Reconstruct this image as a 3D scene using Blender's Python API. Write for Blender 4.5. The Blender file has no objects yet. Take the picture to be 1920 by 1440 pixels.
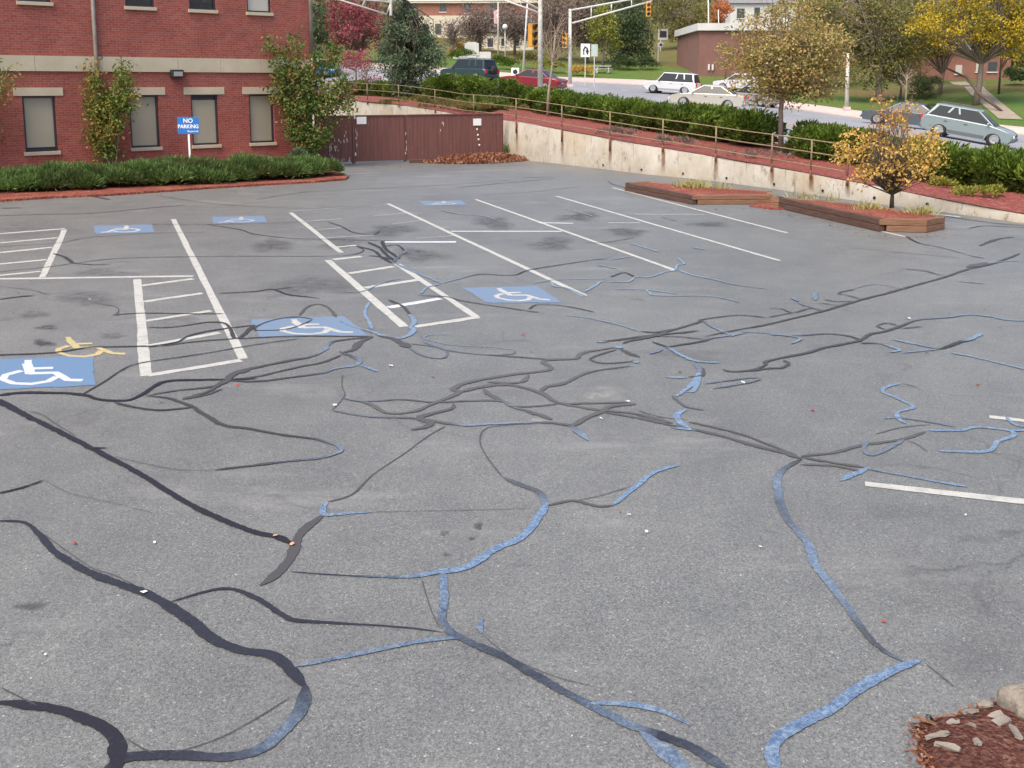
import bpy, math, random
import numpy as np
from mathutils import Vector, Matrix
from mathutils.bvhtree import BVHTree
from mathutils.geometry import tessellate_polygon
R = math.radians
S = bpy.context.scene
rng = np.random.default_rng(7)
random.seed(7)

# ------------------------------------------------------------------ camera, world, sun, exposure
FPX, YH, CAMH = 1900.0, 155.0, 3.0
TH = R(8.5)
PY = YH + FPX*math.tan(TH)          # principal point: the lens is shifted, the camera tilted 8.5 degrees down
cd = bpy.data.cameras.new('camera'); cam = bpy.data.objects.new('camera', cd); S.collection.objects.link(cam)
cam.location = (0, 0, CAMH); cam.rotation_euler = (math.pi/2 - TH, 0, 0)
cd.sensor_width = 36; cd.lens = 36*FPX/1920; cd.shift_y = -(720-PY)/1920; cd.clip_start = .1; cd.clip_end = 3000
S.camera = cam
SUN_EL, SUN_AZ = 57, 215          # azimuth measured clockwise from +Y
W = bpy.data.worlds.new('World'); S.world = W; W.use_nodes = True
nt = W.node_tree; bg = nt.nodes['Background']
sky = nt.nodes.new('ShaderNodeTexSky'); sky.sky_type = 'NISHITA'; sky.sun_disc = False
sky.sun_elevation = R(SUN_EL); sky.sun_rotation = R(SUN_AZ); sky.air_density = 1.0; sky.dust_density = 4.0; sky.ozone_density = .3
nt.links.new(sky.outputs[0], bg.inputs[0]); bg.inputs[1].default_value = .15
sl = bpy.data.lights.new('sun', 'SUN'); sl.energy = 1.5; sl.angle = R(35); sl.color = (1, .88, .74)
sun = bpy.data.objects.new('sun', sl); S.collection.objects.link(sun)
sd = Vector((math.sin(R(SUN_AZ))*math.cos(R(SUN_EL)), math.cos(R(SUN_AZ))*math.cos(R(SUN_EL)), math.sin(R(SUN_EL))))
sun.rotation_euler = sd.to_track_quat('Z', 'Y').to_euler(); sun.location = sd*60
S.view_settings.view_transform = 'Standard'; S.view_settings.look = 'None'; S.view_settings.gamma = 1
S.view_settings.exposure = .88
S.render.engine = 'CYCLES'

# ------------------------------------------------------------------ projection helpers (pixels of the 1920x1440 photograph to real points)
_F = np.array([0, math.cos(TH), -math.sin(TH)]); _U = np.array([0, math.sin(TH), math.cos(TH)]); _R = np.array([1., 0, 0]); _O = np.array([0, 0, CAMH])
def ray(x, y): return _F*FPX + _R*(x-960) + _U*(PY-y)
def gp(x, y, z=0.):
    d = ray(x, y); return _O + d*(z-CAMH)/d[2]
def dp(x, y, D):
    d = ray(x, y); return _O + d*D/d[1]
def ppm(D, y=155):                 # pixels per metre at ground distance D
    return FPX/(D*math.cos(TH))*1.0*math.cos(TH)

# ------------------------------------------------------------------ object helpers
def link(o, parent=None):
    S.collection.objects.link(o)
    if parent is not None: o.parent = parent
    return o
def tag(o, label=None, cat=None, group=None, kind=None):
    if label: o['label'] = label
    if cat: o['category'] = cat
    if group: o['group'] = group
    if kind: o['kind'] = kind
    return o
def empty(name, loc=(0, 0, 0), rz=0., label=None, cat=None, group=None):
    o = bpy.data.objects.new(name, None); o.location = tuple(map(float, loc)); o.rotation_euler = (0, 0, rz); o.empty_display_size = .3
    return tag(link(o), label, cat, group)
class MB:
    def __init__(s): s.v = []; s.f = []; s.m = []; s.mi = 0
    def add(s, vs, fs):
        n = len(s.v); s.v += [tuple(map(float, p)) for p in vs]
        for f in fs: s.f.append([i+n for i in f]); s.m.append(s.mi)
        return s
    def box(s, c, d, rz=0., taper=1.):
        x, y, z = [k/2 for k in d]; ca, sa = math.cos(rz), math.sin(rz); vs = []
        for k, t in ((-z, 1), (z, taper)):
            for a, b in ((-x, -y), (x, -y), (x, y), (-x, y)):
                a *= t; b *= t; vs.append((c[0]+a*ca-b*sa, c[1]+a*sa+b*ca, c[2]+k))
        return s.add(vs, [(3, 2, 1, 0), (4, 5, 6, 7), (0, 1, 5, 4), (1, 2, 6, 5), (2, 3, 7, 6), (3, 0, 4, 7)])
    def tube(s, pts, rad, n=8, cap=True):
        pts = [Vector(p) for p in pts]
        if not hasattr(rad, '__len__'): rad = [rad]*len(pts)
        vs = []; fs = []
        for i, p in enumerate(pts):
            t = (pts[min(i+1, len(pts)-1)]-pts[max(i-1, 0)]).normalized()
            a = t.cross(Vector((0, 0, 1)))
            if a.length < .05: a = t.cross(Vector((1, 0, 0)))
            a.normalize(); b = t.cross(a)
            for k in range(n):
                an = 2*math.pi*k/n; vs.append(p+(a*math.cos(an)+b*math.sin(an))*rad[i])
        for i in range(len(pts)-1):
            for k in range(n):
                k2 = (k+1) % n; fs.append((i*n+k, i*n+k2, (i+1)*n+k2, (i+1)*n+k))
        if cap: fs += [tuple(range(n))[::-1], tuple(range((len(pts)-1)*n, len(pts)*n))]
        return s.add(vs, fs)
    def lathe(s, prof, n=20, c=(0, 0, 0), axis='z'):
        vs = []; fs = []
        for r, z in prof:
            for k in range(n):
                a = 2*math.pi*k/n; q = (r*math.cos(a), r*math.sin(a), z)
                if axis == 'y': q = (q[0], z, q[1])
                vs.append((q[0]+c[0], q[1]+c[1], q[2]+c[2]))
        for i in range(len(prof)-1):
            for k in range(n):
                k2 = (k+1) % n; fs.append((i*n+k, i*n+k2, (i+1)*n+k2, (i+1)*n+k))
        return s.add(vs, fs)
    def prism(s, poly, z0, z1):      # horizontal polygon
        n = len(poly); vs = [(p[0], p[1], z0) for p in poly]+[(p[0], p[1], z1) for p in poly]
        return s.add(vs, [tuple(range(n))[::-1], tuple(range(n, 2*n))]+[(i, (i+1) % n, n+(i+1) % n, n+i) for i in range(n)])
    def build(s, name, mat, parent=None, smooth=False, bevel=0):
        me = bpy.data.meshes.new(name); me.from_pydata(s.v, [], s.f)
        for m in (mat if isinstance(mat, (list, tuple)) else [mat]): me.materials.append(m)
        if any(s.m): me.polygons.foreach_set('material_index', s.m)
        if smooth: me.polygons.foreach_set('use_smooth', [True]*len(s.f))
        me.update(); o = link(bpy.data.objects.new(name, me), parent)
        if bevel:
            b = o.modifiers.new('b', 'BEVEL'); b.width = bevel; b.segments = 2; b.limit_method = 'ANGLE'; b.angle_limit = R(40)
        return o
def np_mesh(name, V, quads, mat, parent=None, attrs=None, smooth=False):
    me = bpy.data.meshes.new(name); nf = len(quads); k = quads.shape[1]
    me.vertices.add(len(V)); me.vertices.foreach_set('co', np.asarray(V, np.float32).ravel())
    me.loops.add(nf*k); me.loops.foreach_set('vertex_index', quads.astype(np.int32).ravel())
    me.polygons.add(nf); me.polygons.foreach_set('loop_start', np.arange(0, nf*k, k, dtype=np.int32)); me.polygons.foreach_set('loop_total', np.full(nf, k, np.int32))
    if smooth: me.polygons.foreach_set('use_smooth', np.ones(nf, bool))
    for an, av in (attrs or {}).items():
        a = me.attributes.new(an, 'FLOAT', 'POINT'); a.data.foreach_set('value', np.asarray(av, np.float32))
    me.materials.append(mat); me.update(calc_edges=True); me.validate()
    return link(bpy.data.objects.new(name, me), parent)

# ------------------------------------------------------------------ materials
def mat(name, col=(.5, .5, .5), rough=.7, metal=0., spec=.5):
    m = bpy.data.materials.new(name); m.use_nodes = True; b = m.node_tree.nodes['Principled BSDF']
    b.inputs['Base Color'].default_value = (*col, 1); b.inputs['Roughness'].default_value = rough; b.inputs['Metallic'].default_value = metal
    b.inputs['Specular IOR Level'].default_value = spec
    return m
class N:
    """small node helper bound to a material"""
    def __init__(s, m): s.m = m; s.t = m.node_tree; s.b = s.t.nodes['Principled BSDF']; s.co = s.t.nodes.new('ShaderNodeTexCoord').outputs['Object']
    def node(s, ty, **k):
        n = s.t.nodes.new(ty)
        for a, v in k.items(): setattr(n, a, v)
        return n
    def l(s, a, b): s.t.links.new(a, b)
    def map(s, scale=(1, 1, 1), co=None):
        n = s.node('ShaderNodeMapping'); n.inputs['Scale'].default_value = scale; s.l(co or s.co, n.inputs[0]); return n.outputs[0]
    def noise(s, sc, det=4, ro=.55, co=None, dist=0):
        n = s.node('ShaderNodeTexNoise'); n.inputs['Scale'].default_value = sc; n.inputs['Detail'].default_value = det; n.inputs['Roughness'].default_value = ro; n.inputs['Distortion'].default_value = dist
        s.l(co or s.co, n.inputs['Vector']); return n.outputs['Fac']
    def vor(s, sc, co=None, out='Distance', feat='F1'):
        n = s.node('ShaderNodeTexVoronoi', feature=feat); n.inputs['Scale'].default_value = sc; s.l(co or s.co, n.inputs['Vector']); return n.outputs[out]
    def ramp(s, fac, stops, interp='LINEAR'):
        n = s.node('ShaderNodeValToRGB'); e = n.color_ramp.elements; n.color_ramp.interpolation = interp
        while len(e) < len(stops): e.new(.5)
        for k, (p, c) in zip(e, stops): k.position = p; k.color = (*c, 1) if len(c) == 3 else c
        s.l(fac, n.inputs[0]); return n.outputs[0]
    def g(s, fac, a, b): return s.ramp(fac, [(a, (0, 0, 0)), (b, (1, 1, 1))])
    def mix(s, fac, a, b, mode='MIX'):
        n = s.node('ShaderNodeMix', data_type='RGBA', blend_type=mode)
        for sk, v in ((n.inputs['Factor'], fac), (n.inputs['A'], a), (n.inputs['B'], b)):
            if hasattr(v, 'node'): s.l(v, sk)
            elif isinstance(v, (int, float)): sk.default_value = v
            else: sk.default_value = (*v, 1)
        return n.outputs['Result']
    def math(s, op, a, b=0.):
        n = s.node('ShaderNodeMath', operation=op)
        for i, v in enumerate((a, b)):
            if hasattr(v, 'node'): s.l(v, n.inputs[i])
            else: n.inputs[i].default_value = v
        return n.outputs[0]
    def attr(s, name): n = s.node('ShaderNodeAttribute', attribute_name=name); return n.outputs['Fac']
    def col(s, c): s.l(c, s.b.inputs['Base Color'])
    def rough(s, c): s.l(c, s.b.inputs['Roughness'])
    def bump(s, h, st=.3, d=.01):
        n = s.node('ShaderNodeBump'); n.inputs['Strength'].default_value = st; n.inputs['Distance'].default_value = d
        s.l(h, n.inputs['Height']); s.l(n.outputs[0], s.b.inputs['Normal'])
def noisy(name, c1, c2, sc=3., rough=.75, bump=.0, det=5, stretch=(1, 1, 1), metal=0, bsc=None):
    m = mat(name, c1, rough, metal); n = N(m); co = n.map(stretch)
    f = n.noise(sc, det, .6, co); n.col(n.ramp(f, [(.3, c1), (.7, c2)]))
    if bump: n.bump(n.noise(bsc or sc*6, 4, .6, co), bump, .02)
    return m
M = {}
# asphalt
m = mat('asphalt', (.2, .2, .2), .55, 0, .8); n = N(m)
agg = n.ramp(n.vor(115, out='Color'), [(0, (.45, .45, .46)), (.4, (.85, .85, .85)), (.8, (1.15, 1.15, 1.12)), (.93, (1.6, 1.57, 1.5)), (1, (3.2, 3.1, 2.9))])
agg2 = n.ramp(n.noise(42, 3, .7), [(.3, (.80, .80, .80)), (.7, (1.18, 1.18, 1.18))])
big = n.ramp(n.noise(.22, 5, .6), [(.3, (.127, .130, .126)), (.7, (.176, .180, .172))])
mid = n.ramp(n.noise(1.7, 5, .65), [(.25, (.84, .84, .85)), (.7, (1.10, 1.10, 1.08))])
dirt = n.g(n.noise(.55, 6, .7, n.map((1, 1.6, 1))), .60, .78)
c = n.mix(1, big, mid, 'MULTIPLY'); c = n.mix(1, c, agg, 'MULTIPLY'); c = n.mix(1, c, agg2, 'MULTIPLY')
c = n.mix(n.math('MULTIPLY', dirt, .45), c, (.10, .10, .10))
wv = n.node('ShaderNodeVectorMath', operation='MULTIPLY_ADD'); nz = n.node('ShaderNodeTexNoise'); nz.inputs['Scale'].default_value = 1.1; nz.inputs['Detail'].default_value = 5; n.l(n.co, nz.inputs['Vector'])
n.l(nz.outputs['Color'], wv.inputs[0]); wv.inputs[1].default_value = (1.6, 1.6, 0); n.l(n.co, wv.inputs[2])
hl = n.ramp(n.vor(.42, wv.outputs[0], 'Distance', 'DISTANCE_TO_EDGE'), [(0, (1, 1, 1)), (.010, (0, 0, 0))]); hl = n.math('MULTIPLY', hl, n.g(n.noise(.4, 4, .7), .50, .60))
c = n.mix(n.math('MULTIPLY', hl, .6), c, (.05, .05, .05))
tr = n.g(n.noise(.30, 6, .75, n.map((1, 3.2, 1))), .56, .70); c = n.mix(n.math('MULTIPLY', tr, .45), c, (.27, .265, .25)); n.col(c)
n.bump(n.mix(.5, n.noise(90, 3, .7), n.vor(150)), .5, .006); M['asphalt'] = m
m = mat('road', (.2, .2, .22), .8); n = N(m)
n.col(n.mix(n.g(n.noise(.25, 5, .6, n.map((1, .4, 1))), .3, .7), (.2, .205, .22), (.28, .285, .3))); M['road'] = m
# mulch
def mulch(name, a, b, cc, sc=26):
    m = mat(name, a, .95, 0, .2); n = N(m)
    v = n.vor(sc, n.map((1, 1.8, 1)), 'Color'); c = n.ramp(v, [(0, a), (.5, b), (.93, cc)])
    c = n.mix(n.g(n.noise(1.3, 5, .6), .35, .75), c, a); n.col(c); n.bump(n.vor(sc), .8, .03); return m
M['mulch'] = mulch('red_mulch', (.15, .038, .026), (.25, .066, .045), (.42, .20, .14))
M['mulch_dark'] = mulch('dark_mulch', (.09, .035, .025), (.17, .06, .04), (.3, .17, .1))
M['mulch_near'] = mulch('near_mulch', (.055, .022, .018), (.11, .038, .028), (.2, .11, .075), 45)
m = mat('bank_mulch', (.2, .05, .04), .95, 0, .2); n = N(m)
c = n.ramp(n.vor(14, out='Color'), [(0, (.15, .040, .034)), (.6, (.225, .064, .052)), (1, (.33, .14, .11))])
c = n.mix(n.g(n.noise(.35, 5, .65), .56, .70), c, (.12, .07, .035)); n.col(c); n.bump(n.noise(20, 4), .6, .04); M['bank'] = m
# grass
def grassm(name, a, b, c3):
    m = mat(name, a, .95, 0, .15); n = N(m)
    c = n.mix(n.g(n.noise(.12, 5, .6), .35, .65), a, b); c = n.mix(n.g(n.noise(1.6, 6, .75), .5, .75), c, c3); n.col(c); n.bump(n.noise(9, 5, .7), .7, .1); return m
M['lawn'] = grassm('lawn_grass', (.07, .155, .028), (.12, .15, .04), (.14, .11, .05))
M['hill'] = grassm('hill_grass', (.10, .12, .035), (.16, .12, .05), (.08, .10, .03))
M['ground'] = grassm('far_ground', (.1, .11, .05), (.14, .12, .06), (.1, .08, .05))
M['pave'] = noisy('sidewalk_concrete', (.42, .33, .30), (.50, .42, .38), 2, .85)
# paint
def paint(name, col, wear=.5, lo=.42, hi=.62, rough=.6):
    m = mat(name, col, rough); n = N(m); w = n.g(n.noise(7, 6, .75), lo, hi)
    w2 = n.g(n.noise(60, 3, .7), .40, .62)
    n.col(n.mix(n.math('MULTIPLY', n.math('MAXIMUM', n.math('MULTIPLY', w, .7), n.math('MULTIPLY', w2, .55)), wear), col, (.20, .2, .2))); return m
M['white_paint'] = paint('white_road_paint', (.50, .50, .45), .8)
M['faint_paint'] = paint('faint_road_paint', (.42, .43, .41), 1.)
M['bright_paint'] = paint('bright_road_paint', (.58, .61, .66), .5)
M['blue_paint'] = paint('blue_road_paint', (.085, .19, .34), .6)
M['blue_worn'] = paint('worn_blue_road_paint', (.10, .20, .35), .9, .34, .60)
M['yellow_paint'] = paint('yellow_road_paint', (.52, .42, .17), .75, .4, .6)
M['street_yellow'] = paint('street_yellow_paint', (.62, .40, .05), .3)
# crack sealer: worn = dull, fresh = glossy (attribute 'gloss') with blue sky reflection painted in, film thickness 'dark'
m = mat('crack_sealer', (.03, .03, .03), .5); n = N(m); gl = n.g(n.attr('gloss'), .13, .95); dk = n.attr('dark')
ns = n.noise(16, 5, .7, dist=1.5)
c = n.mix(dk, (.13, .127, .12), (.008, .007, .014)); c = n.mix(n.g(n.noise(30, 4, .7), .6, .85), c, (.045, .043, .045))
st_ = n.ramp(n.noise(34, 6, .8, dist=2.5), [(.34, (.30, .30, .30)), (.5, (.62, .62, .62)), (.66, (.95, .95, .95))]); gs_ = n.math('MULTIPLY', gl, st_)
c = n.mix(gs_, c, n.ramp(n.noise(24, 5, .75, dist=1.5), [(.34, (.16, .25, .42)), (.5, (.36, .50, .68)), (.64, (.74, .87, .94))])); n.col(c); n.l(n.math('MULTIPLY', gs_, .92), n.b.inputs['Metallic'])  # blue to near-white ramp puts the reflected sky into the sealer colour
ro = n.math('SUBTRACT', .66, n.math('MULTIPLY', gl, .52)); ro = n.math('ADD', ro, n.math('MULTIPLY', n.math('SUBTRACT', ns, .5), .25)); n.rough(ro)
n.l(n.math('MULTIPLY_ADD', gl, 1.0), n.b.inputs['Specular IOR Level'])
n.l(n.math('MULTIPLY', gl, .3), n.b.inputs['Coat Weight']); n.b.inputs['Coat Roughness'].default_value = .14
n.bump(n.noise(22, 4, .6, dist=1), .35, .01); M['seal'] = m
# stain and tone patch with soft edge
m = mat('stain_tone_patch', (.06, .06, .06), .7); n = N(m); a = n.attr('alpha'); a = n.math('MULTIPLY', a, n.g(n.noise(5, 6, .75), .32, .68)); n.l(a, n.b.inputs['Alpha'])
n.l(n.ramp(n.attr('tone'), [(0, (.05, .05, .052)), (.5, (.12, .12, .125)), (1, (.42, .42, .39))]), n.b.inputs['Base Color']); M['stain'] = m
# building
def brickm(name, c1, c2, mo, sc=1.):
    m = mat(name, c1, .85, 0, .3); n = N(m); mp = n.node('ShaderNodeMapping'); mp.inputs['Rotation'].default_value = (math.pi/2, 0, 0); n.l(n.co, mp.inputs[0])
    b = n.node('ShaderNodeTexBrick'); n.l(mp.outputs[0], b.inputs['Vector'])
    for k, v in (('Color1', (*c1, 1)), ('Color2', (*c2, 1)), ('Mortar', (*mo, 1)), ('Scale', sc), ('Mortar Size', .008), ('Brick Width', .215), ('Row Height', .075), ('Bias', -.1), ('Mortar Smooth', .3)): b.inputs[k].default_value = v
    f = n.ramp(n.noise(.9, 5, .65), [(.3, (.84, .80, .82)), (.7, (1.12, 1.14, 1.12))]); f2 = n.ramp(n.noise(11, 3, .7), [(.3, (.82, .8, .8)), (.7, (1.15, 1.18, 1.18))])
    co = n.map((1.3, 1, 13.3)); sp = n.g(n.noise(1.2, 2, .9, co), .60, .78)
    c = n.mix(1, b.outputs['Color'], f, 'MULTIPLY'); c = n.mix(1, c, f2, 'MULTIPLY'); c = n.mix(n.math('MULTIPLY', sp, .5), c, (.12, .03, .035)); n.col(c)
    n.bump(b.outputs['Fac'], -.4, .01); return m
M['brick'] = brickm('red_brick', (.285, .072, .052), (.35, .105, .075), (.32, .16, .14))
M['limestone'] = noisy('precast_stone', (.46, .40, .28), (.56, .49, .36), 1.3, .85, .1)
M['frame'] = mat('dark_window_frame', (.035, .028, .04), .4)
M['shade'] = noisy('window_shade', (.34, .315, .23), (.385, .355, .27), .6, .35)
M['shade'].node_tree.nodes['Principled BSDF'].inputs['Coat Weight'].default_value = .15
M['darkglass'] = mat('dark_glass', (.012, .012, .016), .06, 0, .6)
m = M['darkglass']; n = N(m); n.col(n.mix(n.g(n.noise(3, 4, .7, n.map((1, 1, 2.2))), .5, .75), (.012, .012, .018), (.07, .075, .06)))
M['whiteblind'] = mat('pale_blind', (.5, .48, .42), .5)
M['pipe'] = noisy('grey_brown_pipe', (.20, .18, .15), (.30, .28, .24), 3, .5)
M['black'] = mat('black_plastic', (.02, .02, .02), .5)
M['lens'] = mat('lamp_lens', (.35, .34, .33), .2)
m = mat('brown_boards', (.15, .055, .045), .8); n = N(m); co = n.map((1, 1, .05))
c = n.mix(n.g(n.noise(12, 4, .6, co), .3, .7), (.125, .048, .040), (.185, .075, .062)); c = n.mix(n.g(n.noise(7, 5, .8, n.map((1.6, 1, .35))), .655, .665), c, (.40, .28, .25)); n.col(c); M['boards'] = m
m = mat('old_concrete', (.5, .47, .38), .9, 0, .25); n = N(m)
c = n.mix(n.g(n.noise(1.2, 6, .7), .35, .7), (.36, .33, .265), (.47, .45, .40)); c = n.mix(n.g(n.noise(5, 5, .8, n.map((1, 1, .22))), .55, .74), c, (.25, .22, .18))
c = n.mix(n.g(n.noise(3.2, 5, .8, n.map((1, 1, .6))), .57, .66), c, (.20, .17, .13)); c = n.mix(n.g(n.noise(.5, 3, .6), .5, .8), c, (.38, .29, .18))
sx = n.node('ShaderNodeSeparateXYZ'); n.l(n.co, sx.inputs[0]); n.col(c); n.bump(n.noise(14, 5, .7), .4, .02); M['concrete'] = m
M['rust'] = noisy('rusty_steel', (.13, .05, .03), (.26, .10, .05), 8, .9)
m = mat('rust_stain', (.3, .15, .07), .9); n = N(m); n.l(n.math('MULTIPLY', n.attr('alpha'), n.g(n.noise(9, 4, .7, n.map((1, 1, .2))), .25, .6)), n.b.inputs['Alpha']); n.b.inputs['Base Color'].default_value = (.24, .11, .05, 1); M['ruststain'] = m
M['rail'] = noisy('rail_paint', (.20, .145, .075), (.27, .21, .12), 5, .7)
M['timber'] = noisy('brown_timber', (.15, .07, .038), (.26, .145, .085), 5, .85, .5, 6, (.6, .6, 8))
M['timber_dark'] = noisy('dark_timber', (.05, .025, .018), (.12, .065, .045), 5, .85, .5, 6, (.6, .6, 8))
M['galv'] = noisy('pale_steel', (.52, .52, .48), (.62, .62, .58), 2, .5)
M['polegrey'] = noisy('mottled_pole', (.36, .35, .30), (.62, .60, .54), 4, .7, 0, 4, (1, 1, 1.5))
M['white'] = noisy('white_stone', (.55, .55, .53), (.65, .65, .63), 1, .7)
M['signblue'] = mat('sign_blue', (.012, .16, .50), .4)
M['signwhite'] = mat('sign_white', (.82, .82, .80), .4)
M['sigyellow'] = noisy('signal_yellow', (.55, .27, .03), (.72, .36, .05), 3, .5)
M['lampred'] = mat('signal_lens_dark', (.12, .02, .02), .3)
M['trunk'] = noisy('grey_bark', (.16, .12, .10), (.27, .22, .18), 9, .9, .5, 5, (3, 3, .6))
M['trunk_dark'] = noisy('dark_bark', (.06, .045, .035), (.12, .09, .07), 9, .9, .5, 5, (3, 3, .6))
M['trunk_pale'] = noisy('pale_bark', (.28, .22, .17), (.38, .31, .24), 9, .9, .5, 5, (3, 3, .6))
M['stone'] = noisy('grey_stone', (.15, .125, .10), (.33, .30, .24), 5, .9, .8, 6)
M['chip'] = noisy('weathered_wood_chip', (.28, .25, .21), (.13, .11, .09), 6, .85, .3)
M['tyre'] = mat('tyre_rubber', (.02, .02, .022), .8)
M['rim'] = mat('wheel_rim', (.34, .35, .36), .4, .5)
M['carglass'] = mat('car_glass', (.014, .02, .024), .08, 0, .3)
M['trim'] = mat('car_black_trim', (.03, .03, .032), .5)
M['tail'] = mat('tail_light_red', (.55, .02, .015), .25)
M['head'] = mat('headlight_glass', (.75, .75, .78), .12)
def carpaint(name, c, metal=.25):
    m = mat(name, c, .32, metal); b = m.node_tree.nodes['Principled BSDF']; b.inputs['Coat Weight'].default_value = .7; b.inputs['Coat Roughness'].default_value = .05; return m
def leafm(name, cols, trans=.25, rough=.6):
    """per-leaf attribute 'lf' picks the leaf's own pigment"""
    m = mat(name, cols[0], rough, 0, .3); n = N(m); k = len(cols)
    c = n.ramp(n.attr('lf'), [(i/(k-1), cc) for i, cc in enumerate(cols)]); n.col(c)
    t = n.node('ShaderNodeBsdfTranslucent'); n.l(c, t.inputs[0]); mx = n.node('ShaderNodeMixShader'); mx.inputs[0].default_value = trans
    out = m.node_tree.nodes['Material Output']; n.l(n.b.outputs[0], mx.inputs[1]); n.l(t.outputs[0], mx.inputs[2]); n.l(mx.outputs[0], out.inputs[0]); return m
M['juniper'] = leafm('juniper_needles', [(.15, .10, .05), (.06, .105, .028), (.13, .215, .055), (.22, .33, .10)])
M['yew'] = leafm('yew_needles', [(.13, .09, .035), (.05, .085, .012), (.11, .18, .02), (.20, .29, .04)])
M['spruce'] = leafm('spruce_needles', [(.05, .085, .045), (.10, .155, .08), (.19, .26, .15)])
M['climber'] = leafm('climber_leaves', [(.05, .11, .02), (.12, .2, .035), (.26, .28, .06), (.34, .16, .05)])
M['bigshrub'] = leafm('shrub_leaves', [(.045, .10, .02), (.10, .18, .035), (.20, .24, .06), (.30, .17, .07)])
M['gold'] = leafm('golden_leaves', [(.34, .20, .04), (.54, .35, .07), (.68, .48, .13), (.48, .24, .07)])
M['autumn'] = leafm('autumn_leaves', [(.18, .18, .05), (.32, .29, .09), (.46, .37, .14), (.40, .22, .08), (.22, .25, .08)])
M['olive'] = leafm('olive_leaves', [(.08, .10, .03), (.17, .17, .05), (.25, .2, .06), (.11, .15, .05)])
M['yellow'] = leafm('yellow_leaves', [(.12, .12, .02), (.42, .31, .02), (.60, .43, .03), (.18, .19, .035)])
M['red'] = leafm('red_leaves', [(.15, .03, .04), (.30, .06, .07), (.36, .12, .13)])
M['orange'] = leafm('orange_leaves', [(.45, .14, .05), (.6, .22, .08)])
M['darkgreen'] = leafm('dark_green_leaves', [(.035, .06, .025), (.07, .11, .04), (.12, .17, .06)])
M['ltgreen'] = leafm('yellow_green_leaves', [(.15, .19, .03), (.3, .3, .05), (.1, .14, .03)])
M['twig'] = leafm('twig_brown', [(.12, .09, .075), (.19, .14, .12), (.25, .19, .16)], .1)
M['topiary'] = leafm('topiary_leaves', [(.02, .035, .015), (.05, .07, .025), (.09, .09, .03)])
M['dry'] = leafm('dry_grass_blades', [(.35, .30, .10), (.5, .44, .18), (.25, .28, .08)])
M['litter'] = leafm('fallen_leaves', [(.26, .09, .05), (.36, .16, .08), (.18, .05, .035), (.40, .27, .18)])
M['wood'] = leafm('woodland_leaves', [(.07, .06, .035), (.13, .105, .05), (.09, .10, .04), (.2, .13, .07)])
M['grassblade'] = leafm('grass_blades', [(.06, .14, .02), (.12, .22, .04), (.2, .22, .06)])

# ------------------------------------------------------------------ terrain: polylines in the ground, lofted
XS = [-500, 0, 400, 520, 600, 660, 749, 817, 870, 942, 1049, 1209, 1320, 1438, 1500, 1620, 1760, 1911, 2100, 2500]
def pl(knots, mode='yd'):
    """knots: (px, py, D) -> world polyline sampled at XS"""
    k = sorted(knots); xs = [a[0] for a in k]
    ys = np.interp(XS, xs, [a[1] for a in k]); Ds = np.interp(XS, xs, [a[2] for a in k])
    return np.array([dp(x, y, D) for x, y, D in zip(XS, ys, Ds)])
# wall top line: plan from the wall's foot on the flat lot, height from its top edge
wl = [(520, 64, 2.35), (600, 59.5, 2.25), (660, 56, 2.06), (749, 51, 1.95), (817, 48.4, 1.76), (870, 46.5, 1.58), (942, 43.4, 1.5), (975, 41.9, 1.44), (1056, 39.6, 1.25), (1108, 38.0, 1.14), (1212, 35.2, .95), (1320, 33.2, .78), (1395, 31.6, .67), (1522, 28.9, .55), (1657, 26.5, .42), (1752, 25.2, .31), (1920, 23.0, .19), (2100, 21, .17), (2500, 18, .17)]
def wpt(x):
    D = .952*np.interp(x, [a[0] for a in wl], [a[1] for a in wl]); z = np.interp(x, [a[0] for a in wl], [a[2] for a in wl])
    p = dp(x, 155, D); return np.array([p[0], D, z])
Wp = np.array([wpt(x) if x >= 520 else np.array([dp(x, 155, 70+(520-x)*.02)[0], 70+(520-x)*.02, 2.5]) for x in XS])
Kp = pl([(-500, 170, 100), (520, 172, 80), (600, 176, 76), (680, 180, 70), (800, 190, 62), (942, 195, 56), (1049, 206, 53), (1209, 232, 47), (1320, 252, 42.5), (1438, 272, 38), (1500, 280, 36.5), (1620, 300, 34), (1760, 322, 31.5), (1911, 345, 29.2), (2500, 405, 22)])
Mp = pl([(-500, 150, 112), (600, 150, 100), (800, 152, 86), (880, 151, 80), (1000, 166, 75), (1049, 171, 75), (1209, 180, 84), (1262, 181, 86), (1325, 193, 77), (1438, 212, 66), (1500, 221, 61), (1620, 232, 57), (1760, 252, 53), (1911, 284, 49), (2500, 370, 40)])
Fp = pl([(-500, 110, 130), (600, 118, 114), (680, 124, 110), (800, 134, 102), (930, 144, 94), (1049, 153, 98), (1209, 160, 100), (1320, 177, 90), (1500, 206, 76), (1620, 223, 70), (1911, 252, 64), (2500, 305, 52)])
Sp = pl([(-500, 104, 134), (600, 112, 118), (680, 118, 114), (800, 127, 106), (930, 137, 98), (1049, 146.5, 102), (1209, 152, 103), (1320, 167, 93), (1500, 196, 79), (1620, 212, 73), (1911, 241, 67), (2500, 294, 54)])
L1 = pl([(-500, 90, 150), (600, 98, 135), (800, 103, 135), (950, 118, 122), (1049, 121, 118), (1209, 121, 118), (1360, 135, 108), (1500, 168, 94), (1620, 182, 88), (1750, 178, 86), (1911, 174, 84), (2500, 200, 70)])
L2 = pl([(-500, 50, 190), (600, 60, 180), (800, 66, 180), (950, 84, 165), (1049, 86, 160), (1209, 80, 155), (1320, 70, 150), (1500, 85, 140), (1620, 125, 120), (1750, 142, 108), (1911, 148, 104), (2500, 170, 95)])
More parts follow.
